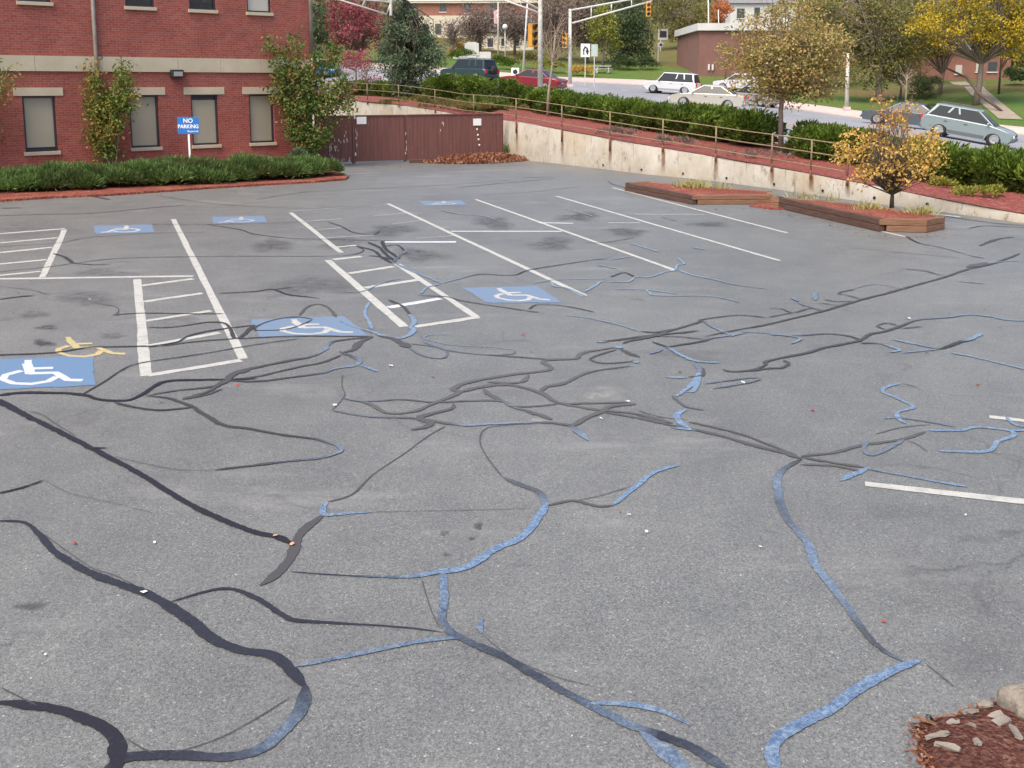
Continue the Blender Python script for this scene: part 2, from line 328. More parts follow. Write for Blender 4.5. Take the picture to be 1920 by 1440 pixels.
L3 = pl([(-500, -60, 330), (600, -60, 320), (1209, -50, 310), (1620, -50, 290), (2500, -40, 260)])
L4 = L3 + np.array([0, 200, 6])
def lerp(a, b, t): return a*(1-t)+b*t
bvh_v = []; bvh_f = []
def loft(name, rows, mt, label_kind='structure', sub=4):
    rows = [np.array(r) for r in rows]; xs = np.linspace(0, len(XS)-1, (len(XS)-1)*sub+1)
    rr = [np.stack([np.interp(xs, np.arange(len(XS)), r[:, k]) for k in range(3)], 1) for r in rows]
    V = np.concatenate(rr); nx = len(xs); q = []
    for j in range(len(rows)-1):
        for i in range(nx-1): q.append((j*nx+i, j*nx+i+1, (j+1)*nx+i+1, (j+1)*nx+i))
    o = np_mesh(name, V, np.array(q), mt, None, None, True); tag(o, kind=label_kind)
    b = len(bvh_v); bvh_v.extend(map(tuple, V.tolist())); bvh_f.extend([tuple(i+b for i in f) for f in q]); return o
def bump_rows(a, b, k, amp, seed):
    r = np.random.default_rng(seed); out = []
    for i in range(1, k+1):
        t = i/(k+1); p = lerp(a, b, t).copy(); p[:, 2] += r.normal(0, amp, len(p)); out.append(p)
    return out
Ki = Kp.copy(); Ki[:, 2] += .12
Wr = Wp.copy(); Wr[:, 2] += .02
loft('mulch_bank', [Wr]+bump_rows(Wr, Ki, 3, .05, 3)+[Ki], M['bank'])
road_rows = [Kp, lerp(Kp, Mp, .5), Mp, lerp(Mp, Fp, .5), Fp]
loft('street', road_rows, M['road'])
Fk = Fp.copy(); Fk[:, 2] += .13; Sk = Sp.copy(); Sk[:, 2] += .13
loft('sidewalk', [Fp, Fk, Sk], M['pave'])
loft('kerb', [Kp - np.array([0, .03, .02]), Ki+np.array([0, -.03, .01]), Ki+np.array([0, .22, .012]), Kp+np.array([0, .22, .0])], M['pave'])
loft('lawn', [Sk]+bump_rows(Sk, L1, 2, .04, 5)+[L1], M['lawn'])
loft('hillside', [L1]+bump_rows(L1, L2, 3, .25, 6)+[L2], M['hill'])
loft('far_hill', [L2]+bump_rows(L2, L3, 3, .6, 8)+[L3, L4], M['hill'])
BV = BVHTree.FromPolygons(bvh_v, bvh_f)
def gz(x, y):
    h = BV.ray_cast(Vector((x, y, 200)), Vector((0, 0, -1))); return h[0].z if h[0] is not None else 0.
def on(x, D, y=155):
    p = dp(x, y, D); return Vector((p[0], p[1], gz(p[0], p[1])))
def pxy(p):
    v = np.array(p)-_O; w = v@_F; return 960+FPX*(v@_R)/w, PY-FPX*(v@_U)/w
tag(MB().add([(-900, -300, -1.6), (900, -300, -1.6), (900, 1500, -1.6), (-900, 1500, -1.6)], [(0, 1, 2, 3)]).build('ground', M['ground']), kind='structure')
lot = MB()
_b = [(p[0], p[1]) for p in Wp[3:]]
lot_poly = [(-70, -12), (40, -12), (40, 14)]+[(x, y+.1) for x, y in reversed(_b)]+[(-45, 66), (-70, 66)]
lot.add([(x, y, 0) for x, y in lot_poly], [tuple(range(len(lot_poly)))])
lot = tag(lot.build('parking_lot', M['asphalt']), kind='structure')

# street lines
def ribbon_world(pts, w, zoff, name, mt, parent=None, kind=None):
    pts = [Vector(p) for p in pts]; vs = []; fs = []
    for i, p in enumerate(pts):
        t = (pts[min(i+1, len(pts)-1)]-pts[max(0, i-1)]); t.z = 0; t.normalize(); nn = Vector((-t.y, t.x, 0))*w/2
        for q in (p-nn, p+nn): vs.append((q.x, q.y, gz(q.x, q.y)+zoff))
    fs = [(2*i, 2*i+1, 2*i+3, 2*i+2) for i in range(len(pts)-1)]
    o = MB().add(vs, fs).build(name, mt, parent)
    if kind: tag(o, kind=kind)
    return o
street = bpy.data.objects['street']
for t, w in ((.60, .16), (.64, .16)):
    c = lerp(Kp, Mp, t); xs = np.linspace(4, len(XS)-1, 120)
    ribbon_world([[np.interp(x, np.arange(len(XS)), c[:, k]) for k in range(3)] for x in xs], w, .012, 'centre_line', M['street_yellow'], street)
for t in (.25, 1.4):
    c = lerp(Kp, Mp, t) if t < 1 else lerp(Mp, Fp, t-1)
    for a in np.arange(8, len(XS)-1.5, .45):
        xs = np.linspace(a, a+.16, 5)
        ribbon_world([[np.interp(x, np.arange(len(XS)), c[:, k]) for k in range(3)] for x in xs], .14, .012, 'lane_dash', M['signwhite'], street)

# ------------------------------------------------------------------ lot markings
ZI = [0]
def flat_ribbon(pts, w, name, mt, parent, gloss=None, dark=1., jit=0., z=None, n_sub=6, taper=0, seed=0):
    """pts in photograph pixels on the lot plane; smooth curve in the world"""
    P = [gp(x, y)[:2] for x, y in pts]
    if len(P) > 2:
        out = []; gl = []
        g0 = gloss if hasattr(gloss, '__len__') else [gloss or 0]*len(P)
        for i in range(len(P)-1):
            p0, p1, p2, p3 = P[max(i-1, 0)], P[i], P[i+1], P[min(i+2, len(P)-1)]
            for k in range(n_sub):
                t = k/n_sub
                out.append(.5*((2*p1)+(-p0+p2)*t+(2*p0-5*p1+4*p2-p3)*t*t+(-p0+3*p1-3*p2+p3)*t**3)); gl.append(g0[i]*(1-t)+g0[i+1]*t)
        out.append(P[-1]); gl.append(g0[-1]); P = out
    else: gl = [gloss or 0]*len(P) if not hasattr(gloss, '__len__') else list(gloss)
    if jit and gloss is not None:
        A = np.array(P); dd = np.r_[0, np.cumsum(np.hypot(*np.diff(A, axis=0).T))]; wm = float(np.mean(w)); k = int(min(260, max(12, dd[-1]/max(.35*wm, .012)))); tt = np.linspace(0, dd[-1], k)
        P = list(np.stack([np.interp(tt, dd, A[:, 0]), np.interp(tt, dd, A[:, 1])], 1)); gl = list(np.interp(tt, dd, gl))
    if z is None: ZI[0] += 1; z = (.0045 if gloss is not None else .0030)+.00003*ZI[0]
    r = np.random.default_rng(ZI[0]+seed*97); vs = []; gs = []; m = len(P)
    wob = np.interp(np.arange(m), np.arange(0, m+4, 4), r.normal(0, 1, len(np.arange(0, m+4, 4)))) if jit else np.zeros(m)
    wob2 = np.interp(np.arange(m), np.arange(0, m+7, 7), r.normal(0, 1, len(np.arange(0, m+7, 7)))) if jit else wob
    for i in range(m):
        t = P[min(i+1, m-1)]-P[max(i-1, 0)]; L = np.hypot(*t); t = t/(L+1e-9); nn = np.array([-t[1], t[0]])
        ww = w if not hasattr(w, '__len__') else np.interp(i/(m-1), np.linspace(0, 1, len(w)), w)
        if taper: ww *= min(1, .12+.88*(min(i, m-1-i)/5.)**.7)
        e1, e2 = r.normal(0, 1, 2); h1 = ww/2*(1+jit*(.75*wob[i]+.42*e1)); h2 = ww/2*(1+jit*(.75*wob2[i]+.42*e2))
        a = P[i]-nn*max(h1, ww*.12); b = P[i]+nn*max(h2, ww*.12); vs += [(*a, z), (*b, z)]; gs += [gl[i]]*2
    q = np.array([(2*i, 2*i+1, 2*i+3, 2*i+2) for i in range(m-1)])[:, ::-1]
    at = {'gloss': gs, 'dark': [dark]*len(gs)} if gloss is not None else None
    return np_mesh(name, np.array(vs), q, mt, parent, at)
# painted lines: (x0,y0,x1,y1,width m, paint)
LN = [(325, 411, 456, 673, .105, 0), (257, 524, 274, 705, .115, 0), (121, 431, 79, 520, .105, 0), (-60, 524, 362, 518, .13, 0),
      (265, 536, 362, 523, .13, 0), (270, 566, 379, 550, .12, 0), (273, 602, 396, 583, .115, 0), (280, 649, 412, 624, .12, 0), (277, 704, 452, 676, .12, 0),
      (-60, 443, 122, 429, .15, 0), (-60, 461, 108, 446, .14, 0), (-60, 480, 98, 464, .15, 0), (-60, 501, 87, 487, .13, 0), (-60, 523, 76, 509, .12, 0),
      (545, 399, 640, 474, .10, 0), (615, 488, 758, 613, .12, 0), (745, 495, 893, 595, .11, 0), (625, 487, 678, 481, .14, 0), (654, 513, 738, 500, .14, 0), (684, 540, 784, 525, .15, 0), (728, 577, 826, 560, .14, 2), (778, 613, 897, 595, .13, 0),
      (545, 396, 725, 384, .06, 1), (568, 416, 640, 410, .07, 1), (700, 405, 766, 399, .06, 1), (593, 431, 640, 427, .07, 1), (735, 420, 790, 413, .06, 1), (612, 446, 700, 441, .06, 1), (780, 447, 850, 442, .06, 1), (628, 464, 668, 460, .10, 0),
      (727, 382, 1097, 555, .095, 0), (892, 374, 1268, 508, .095, 0), (1043, 368, 1462, 489, .09, 0), (1148, 352, 1476, 437, .09, 0), (1475, 393, 1697, 444, .10, 0),
      (1622, 908, 1990, 949, .10, 0), (1855, 782, 1990, 797, .085, 0), (840, 323, 968, 318, .09, 1), (650, 327, 715, 324, .09, 1), (1720, 398, 1800, 407, .12, 2),
      (722, 454, 855, 454, .17, 2), (846, 434, 1053, 434, .11, 2), (1010, 418, 1075, 419, .11, 2), (1140, 418, 1200, 418, .10, 1), (1190, 402, 1320, 402, .10, 1), (800, 428, 850, 426, .05, 1)]
for x0, y0, x1, y1, w, k in LN:
    flat_ribbon([(x0+(x1-x0)*t, y0+(y1-y0)*t) for t in np.linspace(0, 1, 9)], w, 'painted_line', [M['white_paint'], M['faint_paint'], M['bright_paint']][k], lot, None, 1, .10, None, 3)
# accessible bay squares: quad corners (TL, TR, BR, BL) in pixels, glyph strokes in unit square
GL = [([(.42, .86), (.48, .86)], .13), ([(.44, .80), (.46, .60), (.47, .44)], .085), ([(.47, .62), (.66, .62)], .07), ([(.46, .46), (.68, .45), (.78, .20), (.90, .17)], .075),
      ([(.40, .56), (.27, .44), (.25, .30), (.34, .16), (.48, .12), (.62, .18), (.69, .32)], .065)]
def bay(quad, back, front, flip=False, label=None, skip=0):
    q = [gp(x, y)[:2] for x, y in quad]
    def uv(u, v):
        if flip: u = 1-u
        a = q[3]*(1-u)+q[2]*u; b = q[0]*(1-u)+q[1]*u; return a*(1-v)+b*v
    ZI[0] += 1; z = .0030+.00003*ZI[0]; par = lot
    if back is not None:
        r = np.random.default_rng(ZI[0]); pts = []
        for (a, b) in ((((0, 0)), (1, 0)), ((1, 0), (1, 1)), ((1, 1), (0, 1)), ((0, 1), (0, 0))):
            for t in np.arange(0, 1, .1):
                u = a[0]*(1-t)+b[0]*t; v = a[1]*(1-t)+b[1]*t; pts.append((*uv(u+r.normal(0, .006), v+r.normal(0, .01)), z))
        par = MB().add(pts, [tuple(range(len(pts)))[::1 if not flip else -1]]).build('blue_square', back, lot)
    g = MB(); zz = z+.0005
    for k, (st, w) in enumerate(GL[skip:]):
        st = np.array(st); P = []
        for i in range(len(st)-1):
            for t in np.linspace(0, 1, 4, endpoint=False): P.append(st[i]*(1-t)+st[i+1]*t)
        P.append(st[-1]); P = np.array(P); vs = []
        for i in range(len(P)):
            t = P[min(i+1, len(P)-1)]-P[max(i-1, 0)]; t = t/np.hypot(*t); nn = np.array([-t[1], t[0]])*w/2
            for s in (-1, 1): vs.append((*uv(*(P[i]+nn*s)), zz))
        zz += .00008; g.add(vs, [(2*i, 2*i+2, 2*i+3, 2*i+1) for i in range(len(P)-1)])
    g.build('wheelchair_symbol', front, par)
bay([(-48, 675), (175, 668), (178, 723), (-55, 733)], M['blue_paint'], M['bright_paint'])
bay([(468, 600), (645, 593), (690, 630), (488, 633)], M['blue_worn'], M['white_paint'])
bay([(868, 540), (1008, 537), (1053, 568), (912, 568)], M['blue_worn'], M['white_paint'])
bay([(176, 424), (285, 421), (290, 436), (178, 439)], M['blue_worn'], M['white_paint'], True)
bay([(397, 407), (495, 405), (502, 417), (400, 420)], M['blue_worn'], M['faint_paint'], True)
bay([(785, 378), (865, 376), (876, 384), (797, 386)], M['blue_worn'], M['faint_paint'], True)
bay([(50, 632), (215, 626), (262, 672), (70, 678)], None, M['yellow_paint'])
# crack seals: points, width, gloss, dark
CR = [
 ([(-10, 748), (60, 785), (150, 830), (200, 856), (260, 888), (330, 932), (400, 968), (470, 996), (520, 1008), (548, 1022)], [.10, .075, .065, .075], .12, 1),
 ([(607, 966), (580, 985), (558, 1010), (548, 1040), (530, 1068), (508, 1086), (487, 1099)], .085, .12, .6),
 ([(614, 942), (606, 955), (610, 966), (645, 964), (700, 961)], [.05, .06, .02], .9, 1),
 ([(700, 961), (800, 959), (900, 957), (1000, 954)], .010, .1, .8),
 ([(614, 942), (660, 928), (700, 890), (760, 850), (800, 820), (835, 800)], [.03, .016, .012, .02], .1, .8),
 ([(-10, 978), (45, 980), (75, 1005), (110, 1040), (180, 1080), (260, 1108), (300, 1128), (350, 1160), (400, 1200), (450, 1220), (510, 1230), (545, 1258), (572, 1290)], [.03, .08, .085, .085], .15, 1),
 ([(572, 1285), (565, 1330), (530, 1370), (490, 1405), (430, 1422), (330, 1418), (240, 1422), (190, 1450)], [.1, .075, .08], [.15, .3, .5, .35, .2, .15, .15, .15], 1),
 ([(-10, 1318), (80, 1328), (150, 1345), (200, 1370), (222, 1400), (215, 1455)], [.07, .08, .1], .12, 1),
 ([(320, 1415), (400, 1390), (470, 1355), (550, 1305)], .012, .1, 1), ([(0, 1290), (30, 1305), (70, 1325)], .012, .1, 1), ([(235, 1385), (262, 1402), (290, 1415)], .014, .1, 1),
 ([(320, 1130), (380, 1112), (430, 1105), (480, 1122), (530, 1155), (560, 1165), (640, 1170), (760, 1178), (830, 1187)], [.02, .045, .05, .016, .012], .15, 1),
 ([(552, 1252), (580, 1246), (650, 1232), (730, 1215), (800, 1202), (868, 1197)], [.035, .05, .04], .6, 1),
 ([(830, 1072), (833, 1120), (830, 1160), (845, 1185), (880, 1205), (940, 1232), (1000, 1265), (1060, 1300), (1120, 1330), (1180, 1360), (1240, 1380), (1300, 1405), (1370, 1450)], [.065, .07, .07, .085], [.7, .6, .4, .3, .25, .2, .2, .25, .4, .5, .15, .2, .3], 1),
 ([(1105, 1320), (1180, 1322), (1240, 1335), (1298, 1364)], [.03, .06, .012], .8, 1),
 ([(1200, 1372), (1270, 1430), (1300, 1460)], .11, .6, 1),
 ([(822, 1077), (880, 1062), (930, 1030), (975, 1010), (1000, 985), (1020, 955), (1026, 942)], [.08, .08, .07], .95, 1),
 ([(540, 1073), (640, 1080), (740, 1083), (790, 1080), (845, 1067)], [.01, .014, .04, .07], [.1, .1, .5, .8, .9], 1),
 ([(1020, 950), (1012, 924), (970, 908), (942, 895)], [.07, .075, .06], [.6, .2, .2, .3], .7),
 ([(942, 895), (915, 860), (900, 830), (910, 805), (960, 797), (1010, 795)], .016, .1, .8),
 ([(1025, 949), (1075, 940), (1120, 950), (1150, 948)], [.04, .05], .1, .5), ([(1148, 949), (1190, 915), (1230, 885), (1276, 873)], [.05, .055], .95, 1),
 ([(1075, 941), (1130, 929), (1185, 912)], .014, .1, .6),
 ([(905, 1160), (900, 1172), (903, 1190)], .045, .6, 1), ([(905, 1192), (960, 1235), (1040, 1270), (1120, 1290)], .008, .1, 1), ([(790, 1085), (800, 1120), (810, 1150), (825, 1180)], .010, .1, 1),
 ([(1503, 862), (1470, 880), (1457, 905), (1463, 945), (1480, 980), (1515, 1020), (1528, 1060), (1560, 1100), (1590, 1140), (1620, 1185), (1655, 1220), (1700, 1245)], [.05, .08, .075, .07, .07, .03], [.1, .3, .6, .3, .3, .6, .7, .6, .45, .2, .2, .5], .8),
 ([(1727, 1240), (1690, 1252), (1640, 1275), (1600, 1300), (1560, 1330), (1500, 1360), (1450, 1395), (1455, 1455)], [.07, .08, .085], .9, 1),
 ([(1735, 1245), (1760, 1265), (1790, 1290)], .02, .1, .6),
 ([(1255, 797), (1340, 815), (1420, 838), (1470, 850), (1505, 862)], [.05, .045, .05], .15, .55), ([(1290, 792), (1380, 812), (1450, 838), (1497, 857)], .035, .1, .5),
 ([(1502, 856), (1560, 850), (1620, 835), (1690, 825), (1735, 810)], .04, .15, .5), ([(1500, 858), (1560, 868), (1622, 878)], .035, .1, .5), ([(1500, 872), (1560, 874), (1615, 884)], .035, .1, .4),
 ([(1575, 903), (1605, 889), (1628, 878)], .07, .9, .8), ([(1622, 880), (1680, 890), (1750, 903), (1815, 914)], [.03, .035, .05], [.3, .7, .9, 1], 1),
 ([(1628, 825), (1620, 842), (1632, 854), (1660, 845), (1695, 825)], .035, .4, .6), ([(1700, 826), (1720, 834), (1740, 848)], .02, .2, .6),
 ([(1690, 719), (1662, 726), (1656, 736), (1688, 750), (1712, 764), (1684, 774), (1684, 785), (1700, 796)], .04, .85, .9), ([(1690, 719), (1725, 728)], .02, .2, .8),
 ([(1656, 786), (1684, 784), (1740, 792), (1792, 801)], [.03, .03, .03], [.9, .5, .3, .8], .9), ([(1640, 815), (1690, 802), (1745, 797)], .02, .2, .6),
 ([(1738, 808), (1800, 808), (1830, 802), (1890, 808), (1900, 818), (1870, 830), (1850, 847), (1760, 847)], .042, .9, 1), ([(1890, 808), (1940, 808)], .04, .9, 1), ([(1885, 782), (1905, 798), (1935, 803)], .03, .8, 1),
 ([(1288, 768), (1270, 777), (1273, 792), (1295, 805)], .055, .9, .9), ([(1255, 802), (1305, 808)], .05, .9, .9), ([(1195, 782), (1230, 790), (1262, 800)], .045, .1, .5), ([(1195, 770), (1240, 783), (1290, 788)], .02, .1, .5),
 ([(1312, 698), (1296, 722), (1268, 744)], .05, .9, .9), ([(1312, 704), (1302, 732), (1285, 736)], .045, .9, .9), ([(1260, 742), (1275, 756), (1292, 765), (1322, 770)], .03, .2, .6),
 ([(1248, 708), (1290, 709)], .06, 1, .9), ([(1290, 708), (1318, 704), (1316, 690)], .035, .1, .6), ([(1300, 683), (1312, 692), (1310, 700)], .05, .5, .9),
 # centre net
 ([(643, 747), (690, 757), (727, 775), (777, 772), (813, 757), (860, 737), (850, 730), (880, 717), (960, 703), (1027, 695), (1032, 688), (1017, 680), (1033, 675), (1080, 673), (1093, 662), (1157, 652)], [.045, .05, .065, .06, .045], .05, .38),
 ([(643, 747), (687, 753), (753, 750), (813, 755), (893, 752), (943, 753), (960, 763), (993, 773), (1037, 788)], [.03, .03, .04, .055], [.4, .3, .1, .1, .2, .2, .3, .1, .05], .45),
 ([(860, 737), (910, 725), (960, 723), (1013, 737), (1050, 757), (1100, 757), (1180, 755)], [.06, .055, .03], .05, .4),
 ([(913, 717), (973, 718), (992, 703)], .055, .05, .35), ([(1013, 736), (1023, 727), (1060, 718), (1107, 698), (1185, 687)], [.06, .045, .03], .08, .4),
 ([(620, 770), (693, 782), (777, 785), (840, 795), (880, 798), (943, 795), (1027, 793), (1073, 798), (1093, 787), (1127, 773), (1147, 763), (1193, 758)], [.025, .04, .05, .035, .06, .05], [.2, .3, .05, .1, .6, .7, .1, .05, .05, .1, .1, .1], .42),
 ([(770, 807), (793, 803), (807, 795), (787, 785), (807, 777), (847, 767), (850, 757)], [.07, .075, .03], .08, .5), ([(1068, 797), (1087, 813), (1103, 827)], .07, [.1, .5, .9], .6),
 ([(955, 763), (1000, 763), (1047, 758)], .03, .1, .4), ([(1050, 758), (1110, 768), (1193, 777), (1262, 795)], .045, .08, .4), ([(1127, 773), (1193, 784), (1250, 797)], .035, .08, .4),
 ([(907, 730), (916, 739), (927, 745), (943, 753)], .055, .1, .42), ([(1157, 656), (1130, 664), (1107, 674), (1130, 682), (1170, 680), (1195, 677)], .03, .1, .6), ([(1160, 654), (1180, 663), (1200, 671)], [.05, .08], .1, .6),
 ([(747, 642), (758, 647), (767, 653)], .12, .1, .55), ([(767, 653), (793, 668), (827, 673), (838, 665), (827, 653), (770, 645)], .028, .3, .7),
 ([(965, 657), (927, 652), (850, 648), (810, 640), (795, 636), (805, 629), (850, 628)], .02, .7, .8), ([(793, 641), (843, 658), (913, 666), (960, 664), (966, 657)], .032, .35, .6), ([(913, 666), (993, 672), (1033, 675)], .03, .1, .5),
 ([(642, 703), (641, 725), (646, 742), (628, 765), (620, 770)], .012, .1, .9),
 # by the second symbol
 ([(692, 567), (684, 587), (692, 605), (698, 618)], .05, .9, .9), ([(635, 602), (670, 615), (700, 623), (720, 632), (745, 635), (765, 630), (776, 620), (766, 612)], [.03, .05, .07, .07], .9, .9), ([(767, 590), (777, 603), (768, 616)], .06, .9, .9),
 ([(705, 629), (740, 637), (755, 645), (768, 653)], [.04, .09, .1], .1, .6), ([(700, 632), (675, 642), (660, 657), (640, 662)], [.05, .08, .05], .1, .6),
 ([(636, 660), (660, 669), (674, 677), (670, 686)], .06, [.2, .2, .5, .8], .8), ([(672, 686), (630, 692), (605, 700), (542, 709), (480, 716), (420, 714)], [.05, .035], [.8, .5, .3, .1, .1, .1], .7), ([(672, 686), (690, 690), (710, 698)], .045, .7, .8),
 ([(640, 666), (605, 680), (555, 690), (480, 707), (420, 716), (390, 735), (340, 749)], .04, .12, .6), ([(690, 633), (630, 640), (614, 648), (610, 657), (580, 670), (542, 677), (480, 690), (440, 700), (405, 728)], [.04, .05, .06, .045], [.1, .1, .5, .6, .2, .1, .1, .1, .1], .65),
 ([(700, 632), (630, 631), (555, 631), (480, 634), (380, 640), (300, 650)], .035, .1, .7), ([(300, 650), (175, 652), (100, 662), (-10, 667)], .045, .1, .8),
 ([(587, 600), (555, 595), (517, 600), (487, 610), (480, 620), (530, 619), (562, 611), (585, 601)], .035, .1, .8), ([(562, 592), (575, 577), (595, 571), (615, 577), (631, 596)], [.045, .03, .055], .1, .5),
 ([(210, 592), (262, 588), (350, 589), (420, 589)], .035, .1, .8), ([(275, 615), (325, 614), (390, 605), (420, 607), (432, 617), (438, 633), (452, 633), (466, 620), (478, 610)], [.03, .04, .05, .06, .07], .1, .8),
 ([(280, 650), (332, 642), (355, 630), (400, 620), (480, 610)], [.02, .05, .03], .1, .8), ([(150, 743), (195, 717), (225, 697), (262, 682), (375, 665), (480, 647), (560, 636)], .022, .1, .8),
 ([(-10, 743), (50, 737), (147, 740), (187, 750), (233, 752), (263, 743), (290, 725), (320, 715), (400, 713), (483, 711)], [.07, .06, .045, .05, .05, .03], .1, 1),
 ([(213, 755), (253, 765), (300, 770), (362, 765)], .035, .1, .8), ([(273, 743), (317, 748), (360, 763), (373, 772), (417, 797), (467, 805), (533, 817), (593, 825), (633, 838), (638, 848), (600, 860), (533, 867), (400, 883)], [.025, .04, .045, .03, .03, .035, .03], [.1, .1, .1, .1, .1, .1, .1, .15, .5, .6, .4, .2, .1], .75),
 ([(273, 743), (333, 733), (410, 723), (440, 703), (470, 695)], [.02, .05, .06], .1, .6), ([(340, 750), (383, 742), (417, 730)], .035, .1, .6), ([(50, 772), (77, 778), (107, 797), (143, 820)], .012, .1, .9), ([(158, 842), (200, 841)], .035, .15, 1),
 ([(213, 857), (283, 873), (333, 882), (400, 883)], .009, .1, .9), ([(-10, 928), (33, 918), (65, 908), (82, 901)], [.04, .03], .1, 1), ([(82, 901), (133, 927), (227, 948), (290, 965)], .007, .1, .9), ([(77, 1000), (133, 1040), (173, 1067), (213, 1080), (262, 1104)], .011, .1, .9),
 # upper lot
 ([(-10, 405), (100, 402), (175, 400), (275, 391), (350, 385)], .05, .1, .7), ([(-10, 463), (100, 457), (175, 445), (300, 437), (387, 436)], .03, .1, .6),
 ([(-10, 511), (100, 500), (140, 494), (225, 485), (350, 482), (480, 481), (600, 481), (660, 478), (682, 470), (672, 464)], .032, .1, .7), ([(100, 476), (120, 482), (137, 494)], .06, .1, .8), ([(137, 494), (175, 497), (207, 496)], .04, .1, .7),
 ([(275, 421), (387, 421), (480, 420), (560, 417), (620, 415)], .03, .1, .6), ([(387, 421), (450, 431), (475, 439), (540, 447), (600, 449), (740, 452)], .035, .1, .7),
 ([(410, 551), (480, 547), (510, 543), (540, 553), (575, 557), (600, 560)], .04, [.1, .1, .1, .1, .2, .8], .9), ([(510, 544), (552, 539)], .03, .1, .9), ([(-10, 563), (37, 557), (65, 555)], .05, .1, .9), ([(-10, 536), (62, 545), (87, 552), (125, 549)], .02, .1, .7), ([(170, 568), (215, 575), (222, 585), (212, 592)], .02, .1, .8),
 ([(668, 462), (700, 470), (715, 483), (735, 494)], .06, .1, .9), ([(690, 455), (712, 465), (722, 476), (742, 492)], .07, .1, .9), ([(716, 452), (724, 468), (750, 486)], .07, .1, .9), ([(738, 492), (750, 480), (764, 472)], .06, .3, .9), ([(690, 480), (712, 482), (738, 488)], .05, .1, .9), ([(724, 462), (745, 460), (758, 470)], .04, .1, .9),
 ([(615, 417), (640, 425), (662, 436), (700, 440), (712, 433)], .035, .1, .8), ([(742, 495), (775, 510), (810, 524), (828, 532)], [.07, .04], 1, .8), ([(828, 533), (800, 540), (788, 552)], .05, 1, .8), ([(828, 532), (855, 525), (900, 515), (960, 517), (992, 507), (1065, 495), (1120, 487), (1140, 486)], .035, [.9, .8, .1, .1, .1, .1, .2, .2], .8),
 ([(640, 548), (680, 547), (720, 530), (752, 523)], .03, .9, .6), ([(780, 555), (835, 557), (867, 565), (930, 575), (1012, 587)], .03, .15, .7), ([(992, 580), (1010, 572), (1060, 575), (1115, 586)], .03, .1, .7), ([(728, 563), (755, 575), (768, 590)], .05, .1, .7),
 ([(1095, 456), (1135, 455), (1190, 446)], .03, .1, .6), ([(1097, 547), (1120, 534), (1126, 529), (1150, 529), (1178, 529), (1192, 520), (1215, 521), (1238, 514), (1250, 510), (1276, 507)], .045, 1, .6), ([(1266, 507), (1270, 498), (1283, 495), (1270, 484)], .05, 1, .7),
 ([(1275, 508), (1300, 517), (1340, 525), (1380, 535), (1440, 543)], [.06, .05, .02], 1, .7), ([(1000, 532), (1035, 526), (1080, 524), (1138, 523)], .03, 1, .6), ([(1155, 543), (1205, 544), (1217, 549), (1232, 555), (1330, 556), (1388, 568)], .04, 1, .5), ([(1210, 544), (1272, 552)], .04, 1, .5),
 ([(1034, 530), (1040, 538), (1062, 541), (1097, 556)], .05, 1, .6), ([(1182, 457), (1237, 473)], .06, 1, .6), ([(1240, 407), (1268, 414)], .07, 1, .6), ([(1143, 488), (1186, 481)], .05, 1, .6), ([(826, 395), (860, 402), (905, 406), (932, 414)], .05, 1, .7), ([(1060, 392), (1112, 406)], .05, .9, .7), ([(1296, 464), (1322, 469)], .06, .9, .6), ([(1120, 497), (1158, 505)], .05, .9, .6), ([(1145, 520), (1170, 512), (1190, 520)], .04, .1, .8),
 # middle right knots
 ([(1167, 645), (1185, 639), (1222, 630), (1260, 620), (1310, 605), (1316, 600), (1385, 592), (1440, 597)], [.05, .05, .04, .03], .1, .6), ([(1120, 643), (1160, 638), (1210, 631), (1285, 624), (1310, 621)], .05, .1, .65), ([(1180, 640), (1215, 634), (1255, 624)], .06, .1, .6),
 ([(1152, 651), (1168, 654)], .09, .9, .9), ([(1185, 680), (1199, 680)], .08, .9, .9), ([(1222, 642), (1247, 650), (1262, 658), (1285, 671), (1310, 679), (1352, 681)], [.03, .05, .045], [.1, .2, .8, .9, .9, .8], .9), ([(1217, 665), (1243, 655)], .06, .5, .8),
 ([(1250, 652), (1310, 642), (1335, 635), (1370, 630), (1400, 625)], .04, [.1, .1, .3, .7, .5], .7), ([(1316, 602), (1342, 617), (1377, 632)], .045, [.1, .6, .7], .7), ([(1060, 592), (1100, 597), (1160, 610), (1197, 622)], .03, .8, .7), ([(1197, 622), (1230, 624), (1262, 618)], .04, .15, .7), ([(1117, 642), (1140, 643)], .05, 1, .8), ([(1200, 632), (1265, 632), (1320, 637)], .025, .1, .6),
 ([(1320, 632), (1390, 618), (1440, 609), (1490, 597), (1540, 585), (1590, 570), (1625, 560), (1665, 550), (1715, 536), (1772, 520), (1810, 507), (1865, 494), (1912, 476)], [.03, .055, .055, .05, .06], .1, .62),
 ([(1697, 505), (1735, 509), (1757, 515), (1772, 517)], .04, .2, .6), ([(1615, 562), (1590, 555), (1572, 550), (1604, 543)], .035, .2, .7), ([(1604, 566), (1565, 566), (1545, 562)], .035, .1, .6), ([(1440, 579), (1465, 580), (1487, 587), (1520, 579), (1542, 583)], .03, .15, .6), ([(1440, 596), (1487, 587)], .03, .1, .6), ([(1494, 569), (1520, 577), (1542, 584)], .03, .3, .6), ([(1576, 574), (1535, 569)], .03, .1, .6), ([(1604, 541), (1640, 534), (1680, 540), (1700, 543)], .025, .5, .6),
 ([(1484, 556), (1496, 566)], .10, .8, .5), ([(1527, 547), (1529, 564)], .09, .8, .5), ([(1813, 502), (1852, 493)], .2, .15, .55), ([(1812, 478), (1846, 485)], .10, .8, .6), ([(1850, 495), (1900, 490), (1935, 494)], .04, .6, .6), ([(1795, 528), (1850, 533)], .05, .5, .4),
